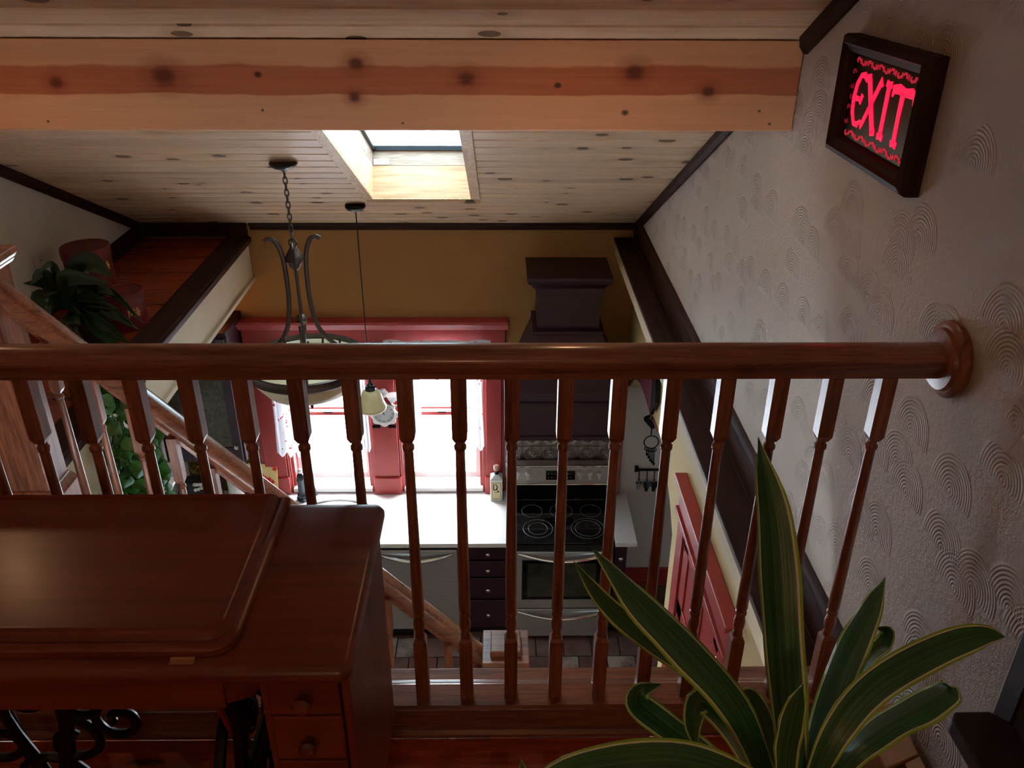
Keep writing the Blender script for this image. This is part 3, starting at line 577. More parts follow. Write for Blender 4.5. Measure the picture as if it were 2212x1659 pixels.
# ---- sink, pump, bottle
sk_ = thing('kitchen_sink', 'white enamel sink with a raised rim under the window', 'sink', (-1.2, 5.05, ZT))
obj('rim', MB().tube([(-1.2+.30*math.cos(a)*(1 if 1 else 0), 5.05+.19*math.sin(a), ZT+.0105) for a in [2*math.pi*i/36 for i in range(36)]], .010, 8, closed=True), M['white'], sk_, smooth=True)
obj('basin', MB().lathe([(.05, -.0), (.15, .0005), (.19, .0035)], 30, (-1.2, 5.05, ZT+.001)), M['white'], sk_, smooth=True)
px_, py_ = -1.475, 5.26
pm = thing('pump_dispenser', 'dark pewter hand pump dispenser by the sink', 'dispenser', (px_, py_, ZT))
obj('body', MB().lathe([(.045, .001), (.047, .02), (.036, .03), (.040, .045), (.030, .06), (.029, .16), (.034, .175), (.030, .19), (.026, .215), (.012, .235)], 18, (px_, py_, ZT)), plain('pewter', srgb(70, 76, 82), .3, .8), pm, smooth=True)
obj('spout', MB().tube(cat_rom([(px_+.02, py_, ZT+.11), (px_+.06, py_-.01, ZT+.14), (px_+.09, py_-.015, ZT+.12), (px_+.105, py_-.02, ZT+.05)], 4), .009, 8), bpy.data.materials['pewter'], pm, smooth=True)
obj('cap', MB().lathe([(.014, 0), (.017, .008), (.016, .026), (.008, .034)], 14, (px_, py_, ZT+.235)), M['white'], pm, smooth=True)
obj('lever', MB().tube(cat_rom([(px_, py_, ZT+.25), (px_+.05, py_-.01, ZT+.262), (px_+.085, py_-.012, ZT+.25), (px_+.05, py_-.012, ZT+.238), (px_+.015, py_-.01, ZT+.243)], 4), .004, 6), M['chrome'], pm, smooth=True)
bt = thing('square_bottle', 'square glass bottle with a wooden stopper and cream label', 'bottle', (-.035, 5.27, ZT))
bx_, by_ = -.035, 5.27
obj('glass_body', MB().frust((bx_, by_, ZT+.001), .046, (bx_, by_, ZT+.19), .046).frust((bx_, by_, ZT+.19), .046, (bx_, by_, ZT+.215), .018), plain('frosted_glass', srgb(206, 208, 200), .12, var=.05), bt, bev=.005)
obj('neck', MB().lathe([(.017, .21), (.016, .245)], 14, (bx_, by_, ZT)), M['iron'], bt, smooth=True)
obj('stopper', MB().lathe([(.018, .245), (.021, .25), (.021, .28), (.017, .288)], 14, (bx_, by_, ZT)), plain('cork_stopper', srgb(206, 150, 128), .6), bt, smooth=True)
lb = obj('label_panel', MB().box(bx_-.038, bx_+.038, by_-.0485, by_-.0465, ZT+.02, ZT+.165), plain('label_paper', srgb(222, 206, 160), .7), bt)
q = MB(); o_ = (bx_, by_-.0495, ZT)
q.ribbon([(-.032, .024), (.032, .024), (.032, .16), (-.032, .16), (-.032, .024)], [.003]*5, o_, (1, 0, 0), (0, 0, 1), (0, .001, 0))
q.ribbon([(-.02, .10), (-.02, .15), (.0, .145), (.008, .125), (0, .105), (-.02, .10)], [.008]*6, o_, (1, 0, 0), (0, 0, 1), (0, .001, 0))
q.ribbon([(-.002, .12), (.01, .09), (.022, .085)], [.006]*3, o_, (1, 0, 0), (0, 0, 1), (0, .001, 0))
for i in range(3): q.ribbon([(-.014+.012*i, .083), (-.006+.012*i, .083)], [.006]*2, o_, (1, 0, 0), (0, 0, 1), (0, .001, 0))
obj('label_print', q, M['ink'], lb)
# ---- pressed tin backsplash tiles
TS = .138; bs = thing('trim_17', 'pressed tin backsplash with rosette tiles behind the range', None, (.45, YF, -1.6), kind='structure')
def tin_tile(mat):
    b = MB(); s = TS/2-.002
    b.box(-s, s, -.004, 0, -s, s); e = .004
    for a, c in ((-s, -s+e), (s-e, s)): b.box(a, c, -.007, -.004, -s, s); b.box(-s, s, -.007, -.004, a, c)
    b.lathe([(.052, .0), (.050, .004), (.042, .001), (.036, .001), (.032, .006), (.026, .001), (.020, .002), (.016, .007), (.010, .003), (.005, .009), (.001, .010)], 24, (0, -.004, 0), (0, -1, 0))
    for i in range(12):
        a = 2*math.pi*i/12; b.torus((math.cos(a)*.047, -.006, math.sin(a)*.047), .011, .0022, (0, 1, 0), 8, 4)
    return b
f = None
for i in range(-1, 6):
    for j in range(4):
        xc = .158+TS*(i+.5); zc_ = -1.601+TS*(j-1.5)
        if xc-TS/2 < .0 or xc+TS/2 > .87: continue
        if f is None: f = obj('tin_tile', tin_tile(0), M['tin'], bs, loc=(xc, YF-.001, zc_), smooth=True)
        else: inst(f, bs, (xc, YF-.001, zc_))
bs2 = thing('trim_18', 'pressed tin backsplash left of the window', None, (-2.0, YF, -1.8), kind='structure'); g = None
for i in range(4):
    for j in range(3):
        xc = -1.86-TS*i; zc_ = ZT+.07+TS*j
        g = obj('tin_tile', f.data.copy(), None, bs2, loc=(xc, YF-.001, zc_)) if g is None else inst(g, bs2, (xc, YF-.001, zc_))
g.data.materials.clear(); g.data.materials.append(M['tin_brass'])
# ---- range hood
hd_ = thing('range_hood', 'tall maroon wooden range hood with a crown cap and flared body', 'range hood', (.44, 5.1, -1.25))
yb = YF-.002
def wbox(x0, x1, y, z0, z1): return MB().box(x0, x1, y, yb, z0, z1)
obj('cap', wbox(.163, .70, 4.98, -.162, -.137), M['maroon'], hd_, bev=.004)
obj('crown_moulding', MB().add([(.163+a, 4.98+a, z) for a, z in ((.004, -.162), (.010, -.180), (.030, -.200), (.050, -.225))] + [(.70-a, 4.98+a, z) for a, z in ((.004, -.162), (.010, -.180), (.030, -.200), (.050, -.225))] + [(.163+a, yb, z) for a, z in ((.004, -.162), (.010, -.180), (.030, -.200), (.050, -.225))] + [(.70-a, yb, z) for a, z in ((.004, -.162), (.010, -.180), (.030, -.200), (.050, -.225))],
    [(i, i+1, 4+i+1, 4+i) for i in range(3)]+[(i, 8+i, 9+i, 1+i) for i in range(3)]+[(4+i, 5+i, 13+i, 12+i) for i in range(3)]+[(0, 4, 12, 8), (3, 11, 15, 7), (8, 12, 13, 9), (9, 13, 14, 10), (10, 14, 15, 11)]), M['maroon'], hd_)
obj('frieze', wbox(.222, .648, 5.045, -.272, -.22), M['maroon'], hd_, bev=.003)
obj('chimney', wbox(.235, .636, 5.062, -.515, -.27), M['maroon'], hd_)
obj('ledge', wbox(.204, .668, 5.02, -.535, -.515), M['maroon'], hd_, bev=.004)
obj('flare', MB().add([(.215, 5.04, -.535), (.655, 5.04, -.535), (.215, yb, -.535), (.655, yb, -.535), (.065, 4.90, -.90), (.81, 4.90, -.90), (.065, yb, -.90), (.81, yb, -.90)], [(0,1,5,4), (0,4,6,2), (1,3,7,5), (0,2,3,1), (4,5,7,6), (2,6,7,3)]), M['maroon'], hd_)
obj('body', wbox(.065, .81, 4.90, -1.225, -.90), M['maroon'], hd_)
for z0, z1 in ((-.985, -.968), (-1.255, -1.225)): obj('band', wbox(.052, .823, 4.885, z0, z1), M['maroon'], hd_, bev=.004)
# ---- china cabinet on the wall, things on top of it
cc = thing('china_cabinet', 'dark wall cabinet with ribbed glass doors left of the windows', 'cabinet', (-2.05, 5.2, -1.51))
X0, X1, Y0, ZB, ZU = XL+.002, -1.785, 5.03, -1.51, -.565
obj('carcass', MB().box(X0, X1, Y0+.02, yb, ZB, ZU), M['maroon'], cc)
obj('cornice', MB().add([], []).prism([(0, 0), (-.012, .012), (-.016, .03), (-.03, .04), (-.03, .05), (yb-Y0, .05), (yb-Y0, 0)], (X0, Y0+.0, ZU), (0, 1, 0), (0, 0, 1), (X1-X0+.02, 0, 0)), M['dark_x'], cc)
for q0, q1 in ((X0+.003, -2.075), (-2.068, X1-.003)):
    q = MB().box(q0, q0+.045, Y0, Y0+.02, ZB+.004, ZU-.004).box(q1-.06, q1, Y0, Y0+.02, ZB+.004, ZU-.004).box(q0+.045, q1-.06, Y0, Y0+.02, ZB+.004, ZB+.12).box(q0+.045, q1-.06, Y0, Y0+.02, ZU-.07, ZU-.004)
    do = obj('glass_door', q, M['maroon'], cc, bev=.003); obj('door_glass', MB().box(q0+.045, q1-.06, Y0+.008, Y0+.014, ZB+.12, ZU-.07), M['texglass'], do)
    knob(do, q1-.03, Y0, ZB+.135)
obj('side_bead', MB().box(X1-.001, X1+.012, Y0+.02, Y0+.05, ZB, ZU), M['maroon'], cc, bev=.003)
lp = thing('red_glass_lamp', 'small lit lamp with a round red glass globe and yellow base', 'lamp', (-1.93, 5.16, ZU+.05))
p = V(-1.935, 5.17, ZU+.052)
obj('base', MB().box(p.x-.09, p.x+.075, p.y-.07, p.y+.07, p.z, p.z+.055), M['litbase'], lp, bev=.008)
obj('globe', MB().lathe([(.03, .056), (.05, .062), (.072, .09), (.08, .125), (.078, .15), (.066, .18), (.05, .20)], 24, p), M['redglow'], lp, smooth=True)
obj('foot_dish', MB().lathe([(.02, 0), (.022, .012), (.03, .018)], 14, (p.x+.06, p.y-.11, p.z)), M['litbase'], lp, smooth=True)
l = bpy.data.lights.new('red_lamp_glow', 'POINT'); l.energy = .6; l.color = (1, .45, .2); l.shadow_soft_size = .04; o = bpy.data.objects.new('red_lamp_glow', l); C.objects.link(o); o.location = (p.x+.06, p.y-.11, p.z+.045)
# ---- left corner: octagonal mirror, shelves, things on the counter
om = thing('octagonal_mirror', 'octagonal dark mirror in a white frame on the kitchen side wall', 'mirror', (XL, 4.78, -1.3))
c = V(XL+.002, 4.83, -1.33); u = V(0, 1, 0); nv = u.cross(V(0, 0, 1)).normalized()
oc = [(.10, .30), (.19, .17), (.19, -.17), (.10, -.30), (-.10, -.30), (-.19, -.17), (-.19, .17), (-.10, .30)]
fb = MB()
for i in range(8):
    a, b_ = oc[i], oc[(i+1) % 8]; fb.prism([a, b_, (b_[0]*.8, b_[1]*.9), (a[0]*.8, a[1]*.9)], c, u, (0, 0, 1), nv*.02)
obj('frame', fb, M['white'], om, bev=.003); obj('mirror_glass', MB().prism([(a*.82, b_*.91) for a, b_ in oc], c, u, (0, 0, 1), nv*.008), plain('dark_mirror', srgb(24, 14, 18), .05, .3), om)
am = thing('adding_machine', 'black vintage adding machine with round white keys', 'adding machine', (-2.14, 5.1, ZT))
obj('body', MB().prism([(0, 0), (0, .12), (.10, .27), (.20, .27), (.20, 0)], (-2.27, 4.98, ZT+.001), (0, 1, 0), (0, 0, 1), (.25, 0, 0)), M['black'], am, bev=.01)
for i, (px, py) in enumerate(((417, 1035), (426, 1034), (426, 1047), (421, 1064), (427, 1063), (433, 1061), (415, 1050), (434, 1046))):
    zz = .02+.0*i; p = at(px, py, Y=5.02); t_ = max(.13, min(.26, p.z-ZT)); y_ = 4.98+(t_-.12)/.15*.10
    obj('key', MB().lathe([(.009, -.004), (.013, .008), (.012, .013), (.004, .015)], 12, (min(p.x, -2.03), y_-.004, ZT+t_+.002), (0, -.83, .55)), M['white'], am, smooth=True)
cn = obj('canister', MB().lathe([(.055, .001), (.058, .01), (.058, .30), (.050, .31), (.052, .33), (.02, .34)], 22, (-1.905, 5.12, ZT)), M['white'], label='tall white canister on the counter below the china cabinet', cat='canister', smooth=True)
sp = thing('red_spoon_rest', 'red spoon rest with an upright red ladle on the counter', 'spoon rest', (-1.80, 5.06, ZT))
obj('dish', MB().lathe([(.03, .001), (.05, .008), (.062, .026), (.058, .027), (.045, .012), (.01, .006)], 20, (-1.80, 5.06, ZT)), plain('red_enamel', srgb(206, 36, 40), .25), sp, smooth=True)
obj('ladle', MB().tube([(-1.80, 5.05, ZT+.02), (-1.82, 5.10, ZT+.23)], .006, 8), bpy.data.materials['red_enamel'], sp, smooth=True)
cb_ = thing('cutting_board', 'pale yellow board with red flowers leaning on the backsplash', 'board', (-1.80, 5.25, ZT))
obj('board', MB().add([(-1.88, 5.27, ZT+.002), (-1.66, 5.27, ZT+.002), (-1.66, 5.34, ZT+.26), (-1.88, 5.34, ZT+.26), (-1.88, 5.285, ZT+.002), (-1.66, 5.285, ZT+.002), (-1.66, 5.355, ZT+.26), (-1.88, 5.355, ZT+.26)], [(0,1,2,3), (7,6,5,4), (0,4,5,1), (1,5,6,2), (2,6,7,3), (3,7,4,0)]), plain('pale_yellow', srgb(230, 208, 136), .5), cb_, bev=.004)
fp = MB()
for i in range(9):
    fx, fz = -1.87+.2*((i*.37) % 1), .12+.12*((i*.61) % 1); q = V(fx, 5.268+fz/.258*.07-.0015, ZT+fz)
    fp.prism([(.016*math.cos(a)*(1+.3*math.cos(5*a)), .016*math.sin(a)*(1+.3*math.cos(5*a))) for a in [2*math.pi*k/20 for k in range(20)]], q, (1, 0, 0), V(0, .07, .258).normalized(), (0, -.001, .0))
obj('flower_print', fp, bpy.data.materials['red_enamel'], cb_)
# ---- clock between the windows
ck = thing('wall_clock', 'round white teacup shaped wall clock between the windows', 'clock', (-.842, 5.30, -1.286))
p = at(829, 893, Y=5.318); cY = YF-.047
out = [(.098*(1+.07*math.cos(8*a))*math.cos(a), -.012+.092*(1+.07*math.cos(8*a))*math.sin(a)) for a in [2*math.pi*k/64 for k in range(64)]]
obj('scalloped_body', MB().prism(out, (p.x, cY, p.z), (1, 0, 0), (0, 0, 1), (0, -.02, 0)), M['white'], ck, bev=.003)
fc = obj('dial', MB().lathe([(.076, 0), (.076, .004)], 32, (p.x, cY-.02, p.z+.004), (0, -1, 0)), plain('pale_dial', srgb(206, 210, 212), .4), ck, smooth=True)
obj('bezel', MB().torus((p.x, cY-.024, p.z+.004), .079, .005, (0, 1, 0), 36, 8), M['white'], ck, smooth=True)
h_ = MB(); dp = (p.x, cY-.0255, p.z+.004)
for k in range(12):
    a = math.pi/6*k; h_.ribbon([(.060*math.sin(a), .060*math.cos(a)), (.068*math.sin(a), .068*math.cos(a))], [.005, .005], dp, (1, 0, 0), (0, 0, 1), (0, -.001, 0))
obj('hour_marks', h_, M['ink'], fc)
obj('hand', MB().ribbon([(.004, -.012), (-.012, .058)], [.005, .003], dp, (1, 0, 0), (0, 0, 1), (0, -.002, 0)), M['ink'], fc)
obj('hand', MB().ribbon([(0, 0), (-.038, .026)], [.004, .002], dp, (1, 0, 0), (0, 0, 1), (0, -.0015, 0)), M['ink'], fc)
obj('handle', MB().torus((p.x+.085, cY-.012, p.z+.085), .026, .009, (0, 1, 0), 16, 6), M['white'], ck, smooth=True)
obj('cup', MB().lathe([(.018, 0), (.03, .018), (.046, .05), (.048, .052)], 20, (p.x+.075, cY-.05, p.z+.115)), M['white'], ck, smooth=True)
ft = MB(); 
for k in range(5): a = 2*math.pi*k/5; ft.ball((p.x+.005+.020*math.cos(a), cY-.015, p.z+.165+.020*math.sin(a)), .018, 10)
obj('flower', ft, M['white'], ck, smooth=True)
for s_ in (-.06, .055): obj('foot', MB().box(p.x+s_-.028, p.x+s_+.028, cY-.022, cY-.001, p.z-.118, p.z-.105), M['iron'], ck)
# ---- lace curtains
def curtain(x0, x1, z0, z1, lab, pull=0.0, n=26, rows=14, grp='lace curtains at the kitchen windows'):
    b = MB(); y = YF-.085-(.03 if rows == 5 else 0)
    for j in range(rows+1):
        t_ = j/rows
        for i in range(n+1):
            s_ = i/n; z = z1+(z0-z1)*t_; w = 1-pull*math.sin(math.pi*min(1, t_*1.05))*.5
            x = (x0+x1)/2+(s_-.5)*(x1-x0)*w; b.v.append((x, y+.012*math.sin(s_*math.pi*7)+.006*math.sin(s_*17+t_*3), z-(.03*abs(math.sin(s_*math.pi*3)) if j == rows else 0)))
    for j in range(rows):
        for i in range(n): q = j*(n+1)+i; b.f.append((q, q+1, q+n+2, q+n+1))
    o = obj('lace_curtain', b, M['lace'], label=lab, cat='curtain', group=grp, smooth=True); md = o.modifiers.new('cloth', 'SOLIDIFY'); md.thickness = .001
curtain(-1.63, -1.43, -1.60, -.80, 'white lace curtain panel by the casing next to the china cabinet', .25)
curtain(-1.03, -.945, -1.56, -.80, 'narrow white lace panel left of the teacup clock', .1)
curtain(-.735, -.56, -1.48, -.80, 'white lace curtain panel right of the teacup clock', .2)
curtain(-.27, -.12, -1.55, -.80, 'white lace curtain panel next to the range hood', .25)
curtain(-1.42, -1.045, -.97, -.79, 'lace valance across the window beside the china cabinet', 0, 60, 5)
curtain(-.80, -.07, -.95, -.688, 'lace valance across the window beside the range hood', 0, 60, 5)
# ---- iron keys on the white wall, plaque on the arch
wy = YF-.001
kr = thing('key_rack', 'black iron key shaped rack with three hooks on the white wall', 'key rack', (1.10, wy, -1.8))
zk = at(1395, 1013, Y=wy).z; xa, xb = at(1374, 1013, Y=wy).x, at(1426, 1017, Y=wy).x
obj('bar', MB().tube([(xa, wy-.012, zk), (xb, wy-.012, zk)], .010, 8).box(xa-.012, xa+.014, wy-.02, wy, zk-.014, zk+.03).torus((xb+.02, wy-.012, zk), .022, .007, (0, 1, 0), 14, 6), M['iron'], kr)
hk = [xa+.025, xa+.085, xa+.140]
for x in hk: obj('hook', MB().tube(cat_rom([(x, wy-.012, zk), (x, wy-.016, zk-.07), (x, wy-.03, zk-.085), (x, wy-.036, zk-.07)], 4), .004, 6), M['iron'], kr, smooth=True)
def keyset(x, z, kind, lab):
    k = thing('key_bunch', lab, 'keys', (x, wy-.03, z), 'keys on the iron rack'); y = wy-.024
    obj('ring', MB().torus((x, y, z-.012), .011, .0015, (0, 1, 0), 14, 5), M['chrome'], k, smooth=True)
    if kind == 0:
        for s_ in (-1, 1):
            obj('key', MB().lathe([(.012, 0), (.012, .003)], 12, (x+.012*s_, y, z-.032), (0, -1, 0)).prism([(-.004, 0), (.004, 0), (.004, -.05), (-.004, -.055)], (x+.012*s_, y, z-.04), (1, 0, 0), (.1*s_, 0, 1), (0, -.002, 0)), M['chrome'], k)
    else:
        for s_, mt, hh in ((-1, M['chrome'], .05), (0, M['black'], .075), (1, plain('blue_fob', srgb(66, 92, 116), .4) if kind == 1 else M['black'], .055)):
            obj('fob', MB().prism([(-.014, 0), (.014, 0), (.017, -hh*.5), (.010, -hh), (-.010, -hh), (-.017, -hh*.5)], (x+.016*s_, y-.003*s_, z-.02-.015*(s_ == 0)), (1, 0, 0), (.12*s_, 0, 1), (0, -.006, 0)), mt, k)
keyset(hk[0], zk-.075, 0, 'pair of small silver keys on the iron rack')
keyset(hk[1], zk-.075, 1, 'bunch of keys with a blue tag on the iron rack')
keyset(hk[2], zk-.075, 2, 'bunch of keys with black fobs on the iron rack')
gk = thing('jailer_key_ring', 'large black ring of old iron keys hanging in the arch', 'key ring', (1.0, 5.1, -1.3))
gy = 5.20; p = at(1402, 913, Y=gy); r = at(1407, 955, Y=gy)
obj('padlock', MB().prism([(-.02, .05), (.01, .06), (.03, .03), (.05, -.045), (.025, -.06), (0, -.03), (-.035, .012), (-.04, .035)], p, (1, 0, 0), (0, 0, 1), (0, .018, 0)), M['iron'], gk, bev=.006)
obj('link', MB().tube([(p.x+.025, gy+.008, p.z-.05), (p.x+.024, gy+.006, r.z+.055)], .005, 6), M['iron'], gk)
obj('ring', MB().torus(r, .052, .0045, (0, 1, 0), 28, 6), M['iron'], gk, smooth=True)
for i in range(5):
    x = r.x-.03+i*.013; z = r.z-.05+.004*abs(i-2); L = .07+.018*i
    obj('old_key', MB().torus((x, gy-.004*i, z-.012), .014, .004, (.3, 1, 0), 12, 5).tube([(x, gy-.004*i, z-.024), (x+.006, gy-.004*i, z-L)], .0045, 6).box(x-.002, x+.014, gy-.004*i-.003, gy-.004*i+.003, z-L, z-L+.018), M['iron'], gk)
pl = thing('arched_plaque', 'maroon wooden plaque with a black iron bracket above the arch', 'plaque', (XR-.02, 4.6, -.7))
P = [at(px, py, X=XR-.012) for px, py in ((1382, 815), (1416, 815), (1410, 893), (1396, 850))]
obj('board', MB().prism([(q.y, q.z) for q in P], (XR-.012, 0, 0), (0, 1, 0), (0, 0, 1), (-.014, 0, 0)), plain('plum_paint', srgb(104, 44, 64), .4), pl)
P = [at(px, py, X=XR-.012) for px, py in ((1417, 815), (1424, 815), (1423, 870), (1411, 896))]
obj('bracket', MB().prism([(q.y, q.z) for q in P], (XR-.012, 0, 0), (0, 1, 0), (0, 0, 1), (-.02, 0, 0)), M['iron'], pl)
p2 = at(1409, 903, X=XR-.05)
obj('hanging_arm', MB().tube([p2, (at(1404, 905, Y=gy).x, gy+.009, at(1404, 905, Y=gy).z)], .006, 6), M['iron'], gk)
# ================================================================ hanging lights
def on_ceiling(px, py):
    lo, hi = .5, 6.0
    for _ in range(50):
        mid = (lo+hi)/2; p = at(px, py, Y=mid)
        if p.z > zc(mid): hi = mid
        else: lo = mid
    return p
c0 = on_ceiling(611, 348); cx0, cy0 = c0.x, c0.y
ch = thing('chandelier', 'bronze chandelier with three scrolled arms and a cream glass bowl', 'chandelier', (cx0, cy0, -.5))
zt = zc(cy0)
obj('ceiling_canopy', MB().lathe([(.062, .0), (.066, -.006), (.060, -.016), (.045, -.026), (.02, -.034), (.008, -.045)], 28, (cx0, cy0, zt-.004), (0, -sn*.0, 1)), M['iron'], ch, smooth=True)
zh = at(640, 560, Y=cy0).z; zs = at(637, 520, Y=cy0).z
z = zt-.045; i = 0; top = zs+.03
while z > top:
    f_ = [(math.cos(a)*.009, math.sin(a)*.019) for a in [2*math.pi*k/12 for k in range(12)]]
    obj('chain_link', MB().tube([(cx0+(a if i % 2 else 0), cy0+(0 if i % 2 else a), z-.016+b_) for a, b_ in f_], .0032, 5, closed=True), M['bronze'], ch, smooth=True); z -= .0285; i += 1
obj('top_ring', MB().torus((cx0, cy0, z+.0), .022, .004, (1, .2, 0), 18, 6).torus((cx0, cy0+.0, z-.03), .020, .004, (.2, 1, 0), 18, 6), M['bronze'], ch, smooth=True)
zkn = at(658, 690, Y=cy0).z; zr = at(665, 783, Y=cy0).z; RR = .30
obj('centre_column', MB().lathe([(.006, zs+.0), (.010, zs-.02), (.034, zh+.028), (.044, zh+.012), (.044, zh-.004), (.034, zh-.012), (.030, zh-.034), (.014, zh-.05), (.009, zh-.06), (.009, zkn+.03), (.022, zkn+.02), (.028, zkn+.008), (.022, zkn), (.028, zkn-.008), (.020, zkn-.02), (.008, zkn-.03), (.008, zr-.05)], 18, (cx0, cy0, 0)), M['bronze'], ch, smooth=True)
for a in (math.radians(12), math.radians(102), math.radians(192), math.radians(282)):
    ca, sa_ = math.cos(a), math.sin(a)
    prof = [(.128, zs+.004), (.108, zs+.016), (.080, zs+.0), (.058, zs-.06), (.050, zs-.14), (.050, zs-.30), (.075, zs-.45), (.14, zr+.10), (.22, zr+.045), (.30, zr+.032), (.335, zr+.045), (.345, zr+.085)]
    pts = cat_rom([(cx0+r*ca, cy0+r*sa_, z) for r, z in prof], 4)
    obj('arm', MB().tube(pts, .0115, 8, flat=.55), M['bronze'], ch, smooth=True)
    obj('arm_stud', MB().tube([(cx0+.03*ca, cy0+.03*sa_, zh+.01), (cx0+.056*ca, cy0+.056*sa_, zh+.01)], .006, 6), M['bronze'], ch)
    q = cat_rom([(cx0+r*ca-.02*sa_, cy0+r*sa_+.02*ca, z) for r, z in ((.10, zr+.16), (.09, zr+.08), (.13, zr+.045), (.17, zr+.07), (.175, zr+.11))], 4); obj('scroll', MB().tube(q, .006, 6), M['bronze'], ch, smooth=True)
obj('rim_band', MB().lathe([(RR-.012, zr-.026), (RR, zr-.030), (RR+.012, zr-.018), (RR+.006, zr-.004), (RR+.004, zr+.012), (RR+.012, zr+.024), (RR+.004, zr+.028), (RR-.006, zr+.024), (RR-.006, zr-.02), (RR-.012, zr-.026)], 56, (cx0, cy0, 0), cap=False), M['bronze'], ch, smooth=True)
bo = obj('glass_bowl', MB().lathe([(RR-.010, zr+.002), (RR-.014, zr-.03), (RR-.028, zr-.07), (RR-.075, zr-.13), (RR-.16, zr-.175), (.05, zr-.195), (.012, zr-.198)], 40, (cx0, cy0, 0), cap=False), M['bowl'], ch, smooth=True); md = bo.modifiers.new('glass', 'SOLIDIFY'); md.thickness = .006
obj('finial', MB().lathe([(.012, zr-.195), (.022, zr-.205), (.016, zr-.225), (.012, zr-.245), (.004, zr-.27)], 14, (cx0, cy0, 0)), M['iron'], ch, smooth=True)
c1 = on_ceiling(767, 440); zp = at(810, 835, Y=c1.y).z
pd = thing('pendant_light', 'small amber glass bell pendant hanging near the windows', 'pendant light', (c1.x, c1.y, zp-.17))
obj('ceiling_canopy', MB().lathe([(.058, 0), (.060, -.01), (.050, -.026), (.022, -.036), (.006, -.045)], 24, (c1.x, c1.y, zc(c1.y)-.006)), M['iron'], pd, smooth=True)
obj('cord', MB().tube([(c1.x, c1.y, zc(c1.y)-.045), (c1.x, c1.y, zp+.05)], .0035, 6), M['black'], pd)
obj('socket', MB().lathe([(.006, zp+.055), (.010, zp+.045), (.014, zp+.02), (.024, zp+.012), (.022, zp), (.034, zp-.006), (.036, zp-.022), (.028, zp-.026)], 18, (c1.x, c1.y, 0)), M['black'], pd, smooth=True)
so = obj('bell_shade', MB().lathe([(.030, zp-.018), (.052, zp-.032), (.070, zp-.065), (.080, zp-.105), (.092, zp-.135), (.096, zp-.15), (.090, zp-.162)], 32, (c1.x, c1.y, 0), cap=False), M['shade'], pd, smooth=True); md = so.modifiers.new('glass', 'SOLIDIFY'); md.thickness = .004
# ================================================================ exit sign
ex = thing('exit_sign', 'backlit red EXIT sign in a moulded dark wood frame on the stucco wall', 'sign', (XR, 2.02, 1.25))
ya, yb_, za, zb_ = 1.782, 2.258, 1.246, 1.528               # near and far edge, bottom, top
def fr_piece(p, q, inn, out):
    """mitred moulding between two corners, section from the outer to the inner edge"""
    sec = [(0, 0), (0, .030), (.005, .040), (.018, .046), (.025, .036), (.038, .030), (.043, .016), (.047, .016), (.047, 0)]
    n = len(sec); b = MB()
    for P, I in ((p, inn), (q, out)):
        for a, h in sec: b.v.append((XR-.0008-h, P[0]+(I[0])*a, P[1]+(I[1])*a))
    b.f = [(i, (i+1) % n, n+(i+1) % n, n+i) for i in range(n)]+[tuple(range(n))[::-1], tuple(range(n, 2*n))]; return b
co = [(ya, za), (yb_, za), (yb_, zb_), (ya, zb_)]; inn = [(1, 1), (-1, 1), (-1, -1), (1, -1)]
for i in range(4):
    j = (i+1) % 4; obj('frame_side', fr_piece(co[i], co[j], inn[i], inn[j]), M['dark_y'] if i % 2 == 0 else M['dark_z'], ex)
gl = obj('black_glass', MB().box(XR-.018, XR-.008, ya+.046, yb_-.046, za+.046, zb_-.046), plain('red_black_glass', srgb(30, 10, 16), .25, var=.1), ex)
iw, ih = (yb_-ya)-.092, (zb_-za)-.092; O = (XR-.0182, yb_-.046, za+.046); U, Wv, TH = V(0, -1, 0), V(0, 0, 1), V(-.0015, 0, 0)
def letter(strokes, mat, nm='letter'):
    b = MB()
    for pts, ws in strokes: b.ribbon([(a*iw, (.5+(c-.5)*.86)*ih) for a, c in pts] if nm == 'letter' else [(a*iw, c*ih) for a, c in pts], [w*.62 for w in ws], O, U, Wv, TH)
    return obj(nm, b, mat, gl)
letter([([(.245, .775), (.205, .86), (.15, .84), (.105, .70), (.085, .50), (.10, .30), (.15, .155), (.21, .16), (.245, .24)], [.006, .026, .02, .026, .030, .027, .022, .024, .006]),
        ([(.10, .505), (.20, .515)], [.022, .018]), ([(.195, .45), (.215, .59)], [.012, .022])], M['exit'])
letter([([(.265, .86), (.285, .82), (.44, .22), (.46, .155)], [.034, .034, .034, .04]), ([(.475, .86), (.445, .80), (.285, .22), (.255, .17)], [.040, .026, .022, .034]), ([(.235, .845), (.30, .855)], [.02, .026]), ([(.43, .14), (.49, .17)], [.022, .024])], M['exit'])
letter([([(.575, .85), (.575, .16)], [.030, .030]), ([(.535, .865), (.575, .84), (.615, .865)], [.024, .026, .024]), ([(.535, .145), (.575, .165), (.615, .145)], [.024, .026, .024])], M['exit'])
letter([([(.775, .82), (.77, .5), (.775, .16)], [.034, .028, .028]), ([(.64, .72), (.65, .82), (.72, .845), (.80, .825), (.88, .845), (.93, .82), (.925, .70)], [.008, .034, .036, .028, .036, .034, .008]), ([(.735, .14), (.775, .16), (.815, .14)], [.024, .026, .024])], M['exit'])
def curl(cx_, cy_, r, s, flip):
    pts = [(cx_+flip*r*(1-k/11*.55)*math.cos(s+k*.42), cy_+r*1.25*(1-k/11*.55)*math.sin(s+k*.42)) for k in range(11)]
    return (pts, [.004+.006*math.sin(math.pi*k/10) for k in range(11)])
rows = []
